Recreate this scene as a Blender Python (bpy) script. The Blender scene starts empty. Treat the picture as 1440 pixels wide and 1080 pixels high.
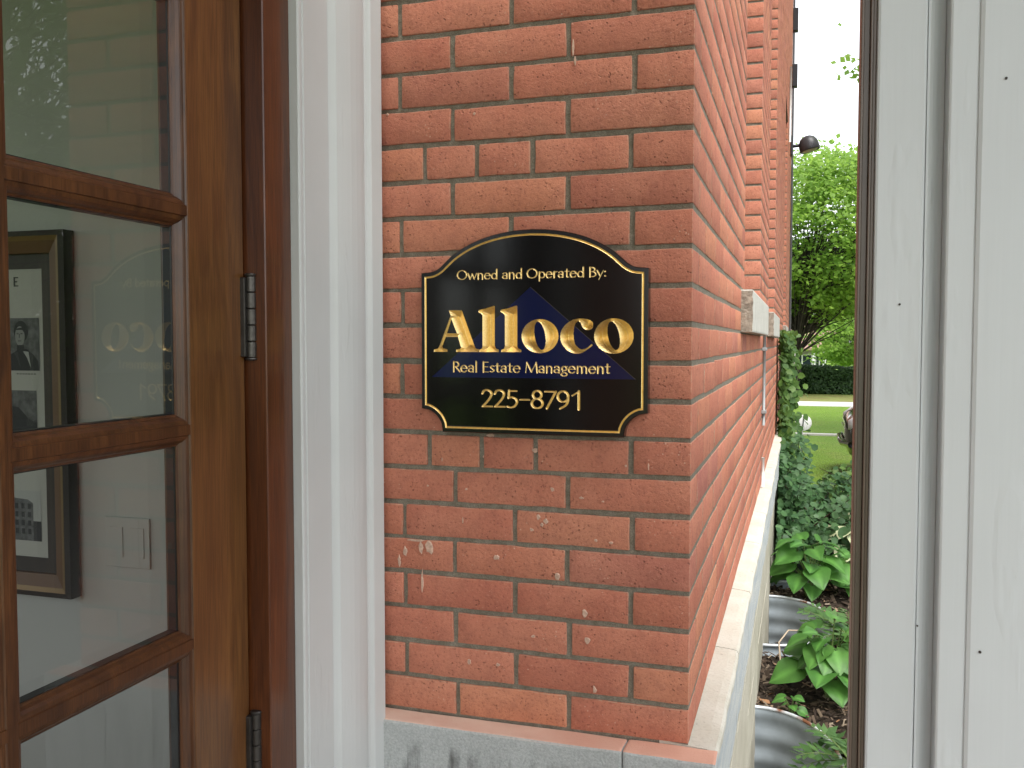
import bpy, bmesh, math, random
import numpy as np
from mathutils import Vector, Matrix, noise as mnoise

random.seed(7)
rng = np.random.default_rng(11)
scene = bpy.context.scene
COL = scene.collection
R = math.radians

# ------------------------------------------------------------------ camera
CAM = Vector((0.17816, -1.58221, -0.56312))
cd = bpy.data.cameras.new('camera')
cd.sensor_fit = 'HORIZONTAL'; cd.sensor_width = 36.0
cd.lens = 1284.25 / 1440 * 36.0
cd.clip_start = 0.02; cd.clip_end = 2000
cam = bpy.data.objects.new('camera', cd); COL.objects.link(cam)
_r = Vector((0.95345434, 0.30153742, 0.0000417))
_u = Vector((-0.01404057, 0.0442579, 0.99892147))
_f = Vector((-0.30121035, 0.9524266, -0.04643165))
M = Matrix((_r, _u, -_f)).transposed().to_4x4(); M.translation = CAM
cam.matrix_world = M
scene.camera = cam

# ------------------------------------------------------------------ world, sun, exposure
w = bpy.data.worlds.new('World'); scene.world = w; w.use_nodes = True
nt = w.node_tree; nt.nodes.clear()
sky = nt.nodes.new('ShaderNodeTexSky'); sky.sky_type = 'NISHITA'; sky.sun_disc = False
SUN_EL, SUN_AZ = 60, 140            # azimuth clockwise from +Y
sky.sun_elevation = R(SUN_EL); sky.sun_rotation = R(SUN_AZ)
sky.air_density = 1.0; sky.dust_density = 1.0; sky.ozone_density = 1.0
hsv = nt.nodes.new('ShaderNodeHueSaturation'); hsv.inputs['Saturation'].default_value = 0.16
bg = nt.nodes.new('ShaderNodeBackground'); bg.inputs['Strength'].default_value = 0.15
wo = nt.nodes.new('ShaderNodeOutputWorld')
nt.links.new(sky.outputs[0], hsv.inputs['Color']); nt.links.new(hsv.outputs[0], bg.inputs['Color'])
nt.links.new(bg.outputs[0], wo.inputs['Surface'])

sd = bpy.data.lights.new('sun', 'SUN'); sd.energy = 1.3; sd.angle = R(35); sd.color = (1.0, 0.965, 0.91)
sun = bpy.data.objects.new('sun', sd); COL.objects.link(sun)
tosun = Vector((math.sin(R(SUN_AZ)) * math.cos(R(SUN_EL)), math.cos(R(SUN_AZ)) * math.cos(R(SUN_EL)), math.sin(R(SUN_EL))))
sun.rotation_euler = tosun.to_track_quat('Z', 'Y').to_euler()
vs = scene.view_settings
scene.display_settings.display_device = 'sRGB'
vs.view_transform = 'Standard'; vs.look = 'None'; vs.gamma = 1.0; vs.use_curve_mapping = False
vs.exposure = 1.55
scene.cycles.max_bounces = 12; scene.cycles.transparent_max_bounces = 24
scene.cycles.diffuse_bounces = 5; scene.cycles.glossy_bounces = 5
scene.cycles.caustics_reflective = False; scene.cycles.caustics_refractive = False

# ------------------------------------------------------------------ helpers
def link(o, parent=None):
    COL.objects.link(o)
    if parent is not None: o.parent = parent
    return o
def mesh_from(name, v, f, mat, smooth=False):
    me = bpy.data.meshes.new(name)
    me.from_pydata([tuple(p) for p in v], [], [tuple(q) for q in f]); me.update()
    if mat is not None: me.materials.append(mat)
    if smooth: me.polygons.foreach_set('use_smooth', [True] * len(me.polygons))
    return me
def np_mesh(name, V, F, mat, smooth=False, attrs=None):
    """V (n,3) float, F (m,k) int, one polygon size"""
    V = np.asarray(V, np.float32); F = np.asarray(F, np.int32)
    me = bpy.data.meshes.new(name); m, k = F.shape
    me.vertices.add(len(V)); me.vertices.foreach_set('co', V.ravel())
    me.loops.add(m * k); me.loops.foreach_set('vertex_index', F.ravel())
    me.polygons.add(m)
    me.polygons.foreach_set('loop_start', np.arange(0, m * k, k, dtype=np.int32))
    me.polygons.foreach_set('loop_total', np.full(m, k, np.int32))
    if smooth: me.polygons.foreach_set('use_smooth', np.ones(m, bool))
    me.update(calc_edges=True)
    for nme, vals in (attrs or {}).items():
        a = me.attributes.new(nme, 'FLOAT', 'POINT'); a.data.foreach_set('value', np.asarray(vals, np.float32))
    if mat is not None: me.materials.append(mat)
    return me
def obj(name, me, parent=None, loc=None):
    o = bpy.data.objects.new(name, me); link(o, parent)
    if loc is not None: o.location = loc
    return o
def tag(o, label=None, cat=None, group=None, kind=None):
    if label: o['label'] = label
    if cat: o['category'] = cat
    if group: o['group'] = group
    if kind: o['kind'] = kind
    return o
def empty(name, loc, label=None, cat=None, group=None):
    o = bpy.data.objects.new(name, None); o.empty_display_size = 0.1; link(o); o.location = loc
    return tag(o, label, cat, group)
class MB:
    def __init__(s): s.v = []; s.f = []
    def add(s, v, f):
        n = len(s.v); s.v += [tuple(p) for p in v]; s.f += [tuple(i + n for i in q) for q in f]; return s
    def box(s, x0, x1, y0, y1, z0, z1, b=0.0):
        if b <= 0:
            v = [(x, y, z) for z in (z0, z1) for y in (y0, y1) for x in (x0, x1)]
            f = [(0, 2, 3, 1), (4, 5, 7, 6), (0, 1, 5, 4), (2, 6, 7, 3), (0, 4, 6, 2), (1, 3, 7, 5)]
            return s.add(v, f)
        bm = bmesh.new(); bmesh.ops.create_cube(bm, size=1)
        for q in bm.verts:
            q.co = ((x0 + x1) / 2 + q.co.x * (x1 - x0), (y0 + y1) / 2 + q.co.y * (y1 - y0), (z0 + z1) / 2 + q.co.z * (z1 - z0))
        bmesh.ops.bevel(bm, geom=bm.edges[:], offset=b, segments=2, affect='EDGES', profile=0.6)
        bm.verts.ensure_lookup_table(); bm.verts.index_update()
        s.add([q.co[:] for q in bm.verts], [[q.index for q in f.verts] for f in bm.faces]); bm.free()
        return s
    def prism(s, prof, z0, z1, axis='z'):
        n = len(prof)
        def P(a, b, t):
            return {'z': (a, b, t), 'y': (a, t, b), 'x': (t, a, b)}[axis]
        v = [P(a, b, z0) for a, b in prof] + [P(a, b, z1) for a, b in prof]
        f = [(i, (i + 1) % n, n + (i + 1) % n, n + i) for i in range(n)] + [tuple(range(n))[::-1], tuple(range(n, 2 * n))]
        return s.add(v, f)
    def tube(s, pts, rad, n=8, cap=True):
        pts = [Vector(p) for p in pts]
        if not hasattr(rad, '__len__'): rad = [rad] * len(pts)
        base = len(s.v); up = Vector((0.013, 0.02, 1))
        rings = []
        for i, p in enumerate(pts):
            d = (pts[min(i + 1, len(pts) - 1)] - pts[max(i - 1, 0)]).normalized()
            a = d.cross(up)
            if a.length < 0.05: a = d.cross(Vector((1, 0, 0)))
            a.normalize(); b = d.cross(a)
            rings.append([tuple(p + (a * math.cos(2 * math.pi * k / n) + b * math.sin(2 * math.pi * k / n)) * rad[i]) for k in range(n)])
        for r_ in rings: s.v += r_
        for i in range(len(pts) - 1):
            for k in range(n):
                s.f.append((base + i * n + k, base + i * n + (k + 1) % n, base + (i + 1) * n + (k + 1) % n, base + (i + 1) * n + k))
        if cap:
            s.f.append(tuple(base + k for k in range(n))); e = base + (len(pts) - 1) * n
            s.f.append(tuple(e + k for k in range(n))[::-1])
        return s
    def lathe(s, prof, n=24, M4=None):
        base = len(s.v)
        for r_, z in prof:
            for k in range(n):
                p = Vector((r_ * math.cos(2 * math.pi * k / n), r_ * math.sin(2 * math.pi * k / n), z))
                s.v.append(tuple(M4 @ p if M4 else p))
        for i in range(len(prof) - 1):
            for k in range(n):
                s.f.append((base + i * n + k, base + i * n + (k + 1) % n, base + (i + 1) * n + (k + 1) % n, base + (i + 1) * n + k))
        return s
    def build(s, name, mat, parent=None, smooth=False, loc=None):
        return obj(name, mesh_from(name, s.v, s.f, mat, smooth), parent, loc)

# ------------------------------------------------------------------ materials
class NT:
    def __init__(s, name):
        s.m = bpy.data.materials.new(name); s.m.use_nodes = True; s.t = s.m.node_tree
        s.b = s.t.nodes['Principled BSDF']; s.out = s.t.nodes['Material Output']
    def n(s, typ, ins=None, **pr):
        q = s.t.nodes.new('ShaderNode' + typ)
        for k, v in pr.items(): setattr(q, k, v)
        for k, v in (ins or {}).items():
            if hasattr(v, 'is_output'): s.t.links.new(v, q.inputs[k])
            else: q.inputs[k].default_value = v
        return q
    def set(s, **kw):
        for k, v in kw.items():
            k = k.replace('_', ' ')
            if hasattr(v, 'is_output'): s.t.links.new(v, s.b.inputs[k])
            else: s.b.inputs[k].default_value = v
        return s
    def math(s, op, a, b=0.5, c=None, clamp=False):
        q = s.n('Math', operation=op, use_clamp=clamp)
        for i, v in enumerate((a, b) if c is None else (a, b, c)):
            if hasattr(v, 'is_output'): s.t.links.new(v, q.inputs[i])
            else: q.inputs[i].default_value = v
        return q.outputs[0]
    def mix(s, fac, a, b, blend='MIX'):
        q = s.n('Mix', data_type='RGBA', blend_type=blend)
        for i, v in ((0, fac), (6, a), (7, b)):
            if hasattr(v, 'is_output'): s.t.links.new(v, q.inputs[i])
            else: q.inputs[i].default_value = v if i == 0 else ((*v, 1) if len(v) == 3 else v)
        return q.outputs[2]
    def ramp(s, fac, *stops):
        q = s.n('ValToRGB'); el = q.color_ramp.elements
        while len(el) < len(stops): el.new(0.5)
        for e, (p, c) in zip(el, stops):
            e.position = p; e.color = (c, c, c, 1) if not hasattr(c, '__len__') else (*c, 1)
        s.t.links.new(fac, q.inputs[0]); return q.outputs[0]
    def noise(s, vec, scale, detail=3, rough=0.55, w=None):
        q = s.n('TexNoise', {'Scale': scale, 'Detail': detail, 'Roughness': rough})
        if vec is not None: s.t.links.new(vec, q.inputs['Vector'])
        return q.outputs['Fac']
    def pos(s): return s.n('NewGeometry').outputs['Position']
    def objco(s): return s.n('TexCoord').outputs['Object']
    def scale(s, vec, sc):
        q = s.n('Mapping'); q.inputs['Scale'].default_value = sc; s.t.links.new(vec, q.inputs['Vector']); return q.outputs[0]
    def bump(s, h, dist, strength=1.0, normal=None):
        q = s.n('Bump', {'Height': h, 'Distance': dist, 'Strength': strength})
        if normal is not None: s.t.links.new(normal, q.inputs['Normal'])
        return q.outputs[0]
    def attr(s, nm): return s.n('Attribute', attribute_name=nm).outputs['Fac']

MAT = {}
def brick_mat():
    s = NT('brick'); p = s.pos()
    rnd = s.math('FRACT', s.math('ADD', s.n('ObjectInfo').outputs['Random'], s.attr('rnd')), 0)
    big = s.noise(p, 7, 4, 0.6); mid = s.noise(p, 40, 4, 0.65); grit = s.noise(p, 170, 4, 0.75); fine = s.noise(p, 420, 3, 0.7)
    base = s.ramp(rnd, (0.0, (0.39, 0.140, 0.096)), (0.14, (0.51, 0.184, 0.118)), (0.40, (0.58, 0.218, 0.140)), (0.58, (0.47, 0.160, 0.104)), (0.74, (0.56, 0.218, 0.130)), (0.90, (0.60, 0.245, 0.142)), (1.0, (0.43, 0.155, 0.118)))
    c = s.mix(s.ramp(big, (0.38, 0.0), (0.70, 0.8)), base, s.mix(0.5, base, (0.64, 0.29, 0.185)))
    c = s.mix(s.ramp(mid, (0.45, 0.0), (0.75, 0.6)), c, s.mix(0.6, c, (0.25, 0.085, 0.066)))
    c = s.mix(s.ramp(grit, (0.30, 0.75), (0.46, 0.0)), c, (0.24, 0.075, 0.055))
    c = s.mix(s.ramp(grit, (0.58, 0.0), (0.74, 0.55)), c, (0.68, 0.37, 0.26))
    pit = s.n('TexVoronoi', {'Scale': 130.0, 'Randomness': 1.0}); s.t.links.new(p, pit.inputs['Vector'])
    pitm = s.math('MULTIPLY', s.ramp(pit.outputs['Distance'], (0.12, 1.0), (0.26, 0.0)), s.ramp(s.noise(p, 26, 2), (0.47, 0.0), (0.60, 1.0)))
    c = s.mix(s.math('MULTIPLY', pitm, 0.5), c, (0.13, 0.05, 0.04))
    sp = s.n('TexVoronoi', {'Scale': 95.0}); s.t.links.new(p, sp.inputs['Vector'])
    spm = s.math('MULTIPLY', s.ramp(sp.outputs['Distance'], (0.07, 1.0), (0.16, 0.0)), s.ramp(s.noise(p, 11, 2), (0.55, 0.0), (0.64, 1.0)))
    c = s.mix(s.math('MULTIPLY', spm, 0.7), c, (0.70, 0.50, 0.38))
    crust = s.math('MULTIPLY', s.attr('edge'), s.ramp(s.noise(p, 60, 4, 0.7), (0.42, 0.0), (0.62, 0.8)))
    c = s.mix(crust, c, (0.50, 0.38, 0.27))
    h = s.math('ADD', s.math('MULTIPLY', fine, 0.35), s.math('ADD', s.math('MULTIPLY', mid, 0.8), s.math('MULTIPLY', grit, 1.0)))
    h = s.math('SUBTRACT', h, s.math('MULTIPLY', pitm, 0.9))
    s.set(Base_Color=c, Roughness=0.88, Specular_IOR_Level=0.25, Normal=s.bump(h, 0.0019, 1.0)); return s.m
def simple(name, col, rough=0.6, spec=0.4, metal=0.0, var=0.0, vscale=8.0, bump=0.0, bscale=80.0, coat=0.0, col2=None, obc=False):
    s = NT(name); p = s.objco() if obc else s.pos()
    c = col
    if var or col2:
        n_ = s.noise(p, vscale, 4)
        c = s.mix(s.ramp(n_, (0.3, 0.0), (0.7, 1.0)), tuple(q * (1 - var) for q in col), col2 or tuple(min(1, q * (1 + var)) for q in col))
        s.set(Base_Color=c)
    else: s.set(Base_Color=(*col, 1))
    s.set(Roughness=rough, Specular_IOR_Level=spec, Metallic=metal, Coat_Weight=coat)
    if bump: s.set(Normal=s.bump(s.noise(p, bscale, 4), bump))
    return s.m
def mortar_mat():
    s = NT('mortar'); p = s.pos()
    a = s.noise(p, 60, 4); g = s.noise(p, 420, 3, 0.7)
    c = s.mix(s.ramp(a, (0.3, 0.0), (0.7, 1.0)), (0.21, 0.185, 0.14), (0.33, 0.30, 0.24))
    c = s.mix(s.ramp(g, (0.35, 0.6), (0.6, 0.0)), c, (0.12, 0.105, 0.08))
    s.set(Base_Color=c, Roughness=0.95, Specular_IOR_Level=0.15, Normal=s.bump(s.math('ADD', s.math('MULTIPLY', g, 0.5), a), 0.003)); return s.m
def wood_mat(name, dark, light, zs=2.2, seed=0.0, coat=0.45, crough=0.13):
    s = NT(name); p = s.pos()
    mp = s.n('Mapping'); mp.inputs['Scale'].default_value = (55, 55, zs); mp.inputs['Location'].default_value = (seed, seed * 2, seed)
    s.t.links.new(p, mp.inputs['Vector'])
    warp = s.noise(s.scale(p, (6, 6, 1.2)), 1.0, 2)
    v = s.n('VectorMath', operation='ADD'); s.t.links.new(mp.outputs[0], v.inputs[0])
    cmb = s.n('CombineXYZ', {0: s.math('MULTIPLY', warp, 9.0), 1: s.math('MULTIPLY', warp, 7.0)}); s.t.links.new(cmb.outputs[0], v.inputs[1])
    g = s.noise(v.outputs[0], 1.0, 5, 0.6)
    fib = s.noise(s.scale(p, (700, 700, 14)), 1.0, 2)
    c = s.mix(s.ramp(g, (0.32, 0.0), (0.68, 1.0)), dark, light)
    c = s.mix(s.ramp(fib, (0.4, 0.5), (0.55, 0.0)), c, tuple(q * 0.5 for q in dark))
    big = s.noise(s.scale(p, (5, 5, 1.5)), 1.0, 2)
    c = s.mix(s.ramp(big, (0.35, 0.35), (0.6, 0.0)), c, tuple(q * 0.8 for q in dark))
    s.set(Base_Color=c, Roughness=s.math('ADD', s.math('MULTIPLY', fib, 0.16), 0.26), Specular_IOR_Level=0.45, Coat_Weight=coat, Coat_Roughness=crough,
          Normal=s.bump(s.math('ADD', s.math('MULTIPLY', fib, 0.4), g), 0.0008, 0.6)); return s.m
def paint_mat(name, col):
    s = NT(name); p = s.pos()
    st = s.noise(s.scale(p, (90, 90, 3)), 1.0, 3); bl = s.noise(p, 3.5, 4); ch = s.noise(s.scale(p, (1, 1, 0.25)), 22, 3, 0.55)
    c = s.mix(s.ramp(bl, (0.35, 0.0), (0.7, 1.0)), tuple(q * 0.95 for q in col), tuple(min(1, q * 1.03) for q in col))
    dirt = s.ramp(s.noise(s.scale(p, (1, 1, 0.3)), 60, 4, 0.75), (0.70, 0.0), (0.80, 1.0))
    c = s.mix(s.math('MULTIPLY', dirt, 0.35), c, (0.36, 0.33, 0.28))
    h = s.math('ADD', s.math('MULTIPLY', st, 0.5), s.math('MULTIPLY', s.ramp(ch, (0.60, 0.0), (0.66, 1.0)), 0.5))
    s.set(Base_Color=c, Roughness=0.42, Specular_IOR_Level=0.45, Normal=s.bump(h, 0.0010, 0.7)); return s.m
def glass_mat(name, k=1.0, tint=(0.93, 0.95, 0.94)):
    s = NT(name)
    fr = s.n('Fresnel', {'IOR': 1.5})
    tr = s.n('BsdfTransparent'); tr.inputs[0].default_value = (*tint, 1)
    gl = s.n('BsdfGlossy'); gl.inputs['Roughness'].default_value = 0.0; gl.inputs['Color'].default_value = (1, 1, 1, 1)
    mx = s.n('MixShader'); s.t.links.new(s.math('MULTIPLY', fr.outputs[0], k, clamp=True), mx.inputs[0])
    s.t.links.new(tr.outputs[0], mx.inputs[1]); s.t.links.new(gl.outputs[0], mx.inputs[2]); s.t.links.new(mx.outputs[0], s.out.inputs['Surface'])
    return s.m
def leaf_mat(name, c1, c2, trans=0.35, rough=0.5, edge=None, spec=0.35, vein=False):
    s = NT(name)
    rnd = s.math('FRACT', s.math('ADD', s.n('ObjectInfo').outputs['Random'], s.attr('rnd')), 0)
    c = s.mix(rnd, c1, c2)
    c = s.mix(s.ramp(s.noise(s.pos(), 30, 3), (0.35, 0.0), (0.75, 0.35)), c, tuple(q * 0.55 for q in c1))
    if edge: c = s.mix(s.ramp(s.attr('edge'), (0.62, 0.0), (0.72, 1.0)), c, edge)
    if vein: c = s.mix(s.math('MULTIPLY', s.attr('vein'), 0.35), c, tuple(min(1, q * 2.2) for q in c2))
    s.set(Base_Color=c, Roughness=rough, Specular_IOR_Level=spec)
    tl = s.n('BsdfTranslucent'); s.t.links.new(s.mix(0.5, c, tuple(min(1, q * 1.6) for q in c2)), tl.inputs[0])
    mx = s.n('MixShader'); mx.inputs[0].default_value = trans
    s.t.links.new(s.b.outputs[0], mx.inputs[1]); s.t.links.new(tl.outputs[0], mx.inputs[2]); s.t.links.new(mx.outputs[0], s.out.inputs['Surface'])
    return s.m
MAT['brick'] = brick_mat(); MAT['mortar'] = mortar_mat()
MAT['stile'] = wood_mat('varnished_wood', (0.100, 0.038, 0.012), (0.190, 0.080, 0.0225))
MAT['muntin'] = wood_mat('varnished_wood_muntin', (0.052, 0.018, 0.0065), (0.135, 0.050, 0.015), 9.0, 3.1, 0.1, 0.3)
MAT['jamb'] = wood_mat('varnished_wood_jamb', (0.066, 0.018, 0.0055), (0.130, 0.038, 0.0105), 3.0, 7.7)
MAT['paint'] = paint_mat('white_paint', (0.545, 0.555, 0.545)); MAT['paint_post'] = paint_mat('white_paint_post', (0.550, 0.572, 0.582))
MAT['bronze'] = simple('bronze_aluminium', (0.105, 0.075, 0.055), 0.35, 0.5, 0.0, 0.1, 20)
MAT['hinge'] = simple('oil_rubbed_bronze', (0.075, 0.068, 0.062), 0.34, 0.5, 0.75, 0.2, 60, 0.0004, 200)
MAT['pane'] = glass_mat('door_glass', 1.2); MAT['winglass'] = glass_mat('window_glass', 1.6)
MAT['plaster'] = simple('interior_plaster', (0.50, 0.50, 0.475), 0.7, 0.3, 0, 0.04, 3)
MAT['dark'] = simple('dark_interior', (0.04, 0.04, 0.04), 0.9, 0.2)
MAT['concrete'] = simple('concrete', (0.33, 0.32, 0.30), 0.9, 0.2, 0, 0.18, 5, 0.003, 70)
MAT['steel'] = simple('galvanised_steel', (0.36, 0.41, 0.45), 0.55, 0.5, 0.35, 0.22, 7)
MAT['white_plastic'] = simple('white_plastic', (0.72, 0.72, 0.70), 0.45)
MAT['black'] = simple('black_metal', (0.02, 0.02, 0.024), 0.4)

# ------------------------------------------------------------------ layout constants
P = 0.0667            # brick course
GZ = -2.06            # garden soil level
WINDOWS = [(1.48, 2.65), (3.73, 4.90), (8.15, 9.40)]
WZ0, WZ1 = -0.403, 1.93
SILL_Z0, SILL_Z1 = -0.535, -0.403
WALL_TOP, WALL_END = 5.5, 12.7
WELLS = [(1.70, 0.465, 0.315), (3.405, 0.46, 0.335), (4.64, 0.46, 0.335)]   # centre y, half length, projection
FX = 0.022            # foundation face
def noise1(x, y, sc): return mnoise.noise(Vector((x * sc, y * sc, 3.7)))

# ------------------------------------------------------------------ ground, roads, lawn
def lawn_mat():
    s = NT('lawn_grass'); p = s.pos()
    a = s.noise(p, 0.7, 4, 0.6); b = s.noise(s.scale(p, (40, 9, 1)), 1.0, 3, 0.7)
    c = s.mix(s.ramp(a, (0.3, 0.0), (0.7, 1.0)), (0.155, 0.275, 0.030), (0.215, 0.345, 0.042))
    c = s.mix(s.ramp(b, (0.4, 0.6), (0.6, 0.0)), s.mix(s.ramp(s.noise(p, 2.6, 4, 0.7), (0.5, 0.0), (0.68, 0.6)), c, (0.25, 0.29, 0.07)), (0.11, 0.20, 0.024))
    s.set(Base_Color=c, Roughness=0.8, Specular_IOR_Level=0.2, Normal=s.bump(b, 0.05)); return s.m
MAT['lawn'] = lawn_mat()
gx = [-600, -5.0, 1.45, 600]; gy = [-600, -0.35, 8.2, 30, 39, 900]
gz = {-600: -2.12, -0.35: -2.12, 8.2: -2.08, 30: -2.10, 39: -3.7, 900: -3.7}
V = [(x, y, gz[y]) for y in gy for x in gx]; F = []
for j in range(5):
    for i in range(3):
        if i == 1 and j == 1: continue
        F.append((j * 4 + i, j * 4 + i + 1, j * 4 + i + 5, j * 4 + i + 4))
tag(obj('ground', mesh_from('ground', V, F, MAT['lawn'])), kind='structure')
MAT['dryverge'] = simple('dry_verge_grass', (0.27, 0.24, 0.095), 0.9, 0.1, 0, 0.25, 1.5, 0.02, 30, col2=(0.21, 0.25, 0.075))
MAT['asphalt'] = simple('asphalt', (0.055, 0.055, 0.058), 0.9, 0.2, 0, 0.2, 30, 0.004, 150)
MAT['pavement'] = simple('pale_concrete', (0.55, 0.53, 0.50), 0.9, 0.2, 0, 0.08, 2, 0.002, 60)
tag(MB().box(-60, 60, 22.75, 26.1, -2.3, -2.085).build('grass_verge', MAT['dryverge']), kind='structure')
tag(MB().box(-60, 60, 21.15, 22.70, -2.3, -2.075, 0.01).build('sidewalk', MAT['pavement']), kind='structure')
tag(MB().box(-60, 60, 13.95, 14.10, -2.3, -2.055, 0.01).build('kerb', MAT['pavement']), kind='structure')
tag(MB().box(1.5, 30, -8, 13.9, -2.3, -2.066).build('driveway', MAT['asphalt']), kind='structure')
tag(MB().box(-0.62, 1.49, -5.0, -0.36, -2.4, -2.06, 0.01).build('porch_floor', MAT['concrete']), kind='structure')

# garden soil: a height field that drops into the window wells
def in_well(x, y):
    for c, a, b in WELLS:
        e = ((y - c) / a) ** 2 + ((x - FX) / b) ** 2
        if e < 1.16: return (c, a, b)
    return None
def soil_z(x, y):
    z = GZ + 0.028 * noise1(x, y, 3.1) + 0.012 * noise1(x, y, 14) + 0.006 * noise1(x, y, 37)
    if in_well(x, y):
        z = -2.32 + 0.015 * noise1(x, y, 12) + 0.008 * noise1(x, y, 40) - (0.2 if y < 2.3 else 0)
    return z
xs = np.arange(0.0, 1.50, 0.022); ys = np.concatenate([np.arange(-0.36, 6.0, 0.022), np.arange(6.0, 8.25, 0.06)])
V = [(x, y, soil_z(x, y)) for y in ys for x in xs]; nx = len(xs)
F = [(j * nx + i, j * nx + i + 1, (j + 1) * nx + i + 1, (j + 1) * nx + i) for j in range(len(ys) - 1) for i in range(nx - 1)]
MAT['soil'] = simple('mulch_soil', (0.030, 0.022, 0.017), 0.95, 0.15, 0, 0.4, 22, 0.02, 55, col2=(0.062, 0.046, 0.034))
tag(obj('garden_soil', mesh_from('garden_soil', V, F, MAT['soil'], True)), kind='structure')
# mulch chips and dry leaf litter
def mulch_mat():
    s = NT('bark_chips'); r_ = s.attr('rnd')
    c = s.ramp(r_, (0.0, (0.028, 0.020, 0.016)), (0.55, (0.075, 0.052, 0.036)), (0.82, (0.16, 0.12, 0.085)), (0.95, (0.33, 0.27, 0.20)), (1.0, (0.30, 0.14, 0.06)))
    s.set(Base_Color=c, Roughness=0.9, Specular_IOR_Level=0.2); return s.m
MAT['mulch'] = mulch_mat()
V, F, A = [], [], []
for i in range(9000):
    y = 0.9 + 5.6 * random.random() ** 1.35; x = FX + random.random() * (0.75)
    z = soil_z(x, y); l = random.uniform(0.006, 0.026) * (1.5 if random.random() < 0.08 else 1); wd = l * random.uniform(0.15, 0.45)
    a = random.uniform(0, math.pi * 2); t = random.gauss(0, 0.35); d = Vector((math.cos(a) * math.cos(t), math.sin(a) * math.cos(t), math.sin(t)))
    s_ = d.cross(Vector((random.gauss(0, 0.4), random.gauss(0, 0.4), 1))).normalized(); n_ = s_.cross(d)
    c = Vector((x, y, z + 0.004 + random.random() * 0.008)); b = len(V)
    for q in ((-1, -1, 0), (1, -0.6, 0), (0.8, 1, 0), (-0.9, 0.8, 0), (0.1, 0, 1)):
        V.append(c + d * l * q[0] + s_ * wd * q[1] + n_ * wd * 0.6 * q[2])
    F += [(b, b + 1, b + 4), (b + 1, b + 2, b + 4), (b + 2, b + 3, b + 4), (b + 3, b, b + 4)]
    A += [random.random()] * 5
tag(obj('mulch', np_mesh('mulch', V, F, MAT['mulch'], attrs={'rnd': A})), 'dark bark mulch and dry litter covering the garden bed', 'mulch', kind='stuff')

# ------------------------------------------------------------------ brick building
bld = empty('brick_building', (0, 0, GZ), 'red brick building with stone sills, pale stone ledge and recessed windows', 'building')
bld_inv = Matrix.Translation((0, 0, -GZ))
def part(mb, name, mat, smooth=False, parent=None):
    """mesh given in world coordinates, parented to the building"""
    o = mb.build(name, mat, parent or bld, smooth); o.location = (0, 0, -GZ) if parent is None else (0, 0, 0)
    return o
core = MB()
e = 0.0042
core.box(-0.75, -0.0008, e, 0.10, -1.30, WALL_TOP)
core.box(-4.2, -0.75, 0.06, 0.10, -2.4, WALL_TOP)
edges = [0.10]; 
for a, b in WINDOWS: edges += [a - e, b + e]
edges.append(WALL_END)
for i in range(0, len(edges), 2): core.box(-0.10, -0.0008, edges[i], edges[i + 1], -1.30, WALL_TOP)
for a, b in WINDOWS:
    core.box(-0.10, -0.0008, a - e, b + e, -1.30, SILL_Z0); core.box(-0.10, -0.0008, a - e, b + e, WZ1 + e, WALL_TOP)
core.box(-4.2, 0 - e, WALL_END, WALL_END + 0.1, -2.4, WALL_TOP)
core.box(-0.755, -0.655, -3.7, -1.42, -2.4, WALL_TOP); core.box(-0.755, -0.655, -1.42, 0.0, 0.52, WALL_TOP)
part(core, 'wall', MAT['mortar'])
part(MB().box(-4.4, 0.25, -0.2, WALL_END + 0.3, WALL_TOP, WALL_TOP + 0.25).box(-4.4, -0.5, -3.9, -0.2, WALL_TOP, WALL_TOP + 0.25), 'roof', simple('roof_grey', (0.12, 0.12, 0.12), 0.8))
part(MB().box(-4.3, -4.2, 0.1, WALL_END, -2.4, WALL_TOP), 'rear_wall', MAT['dark'])

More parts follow.
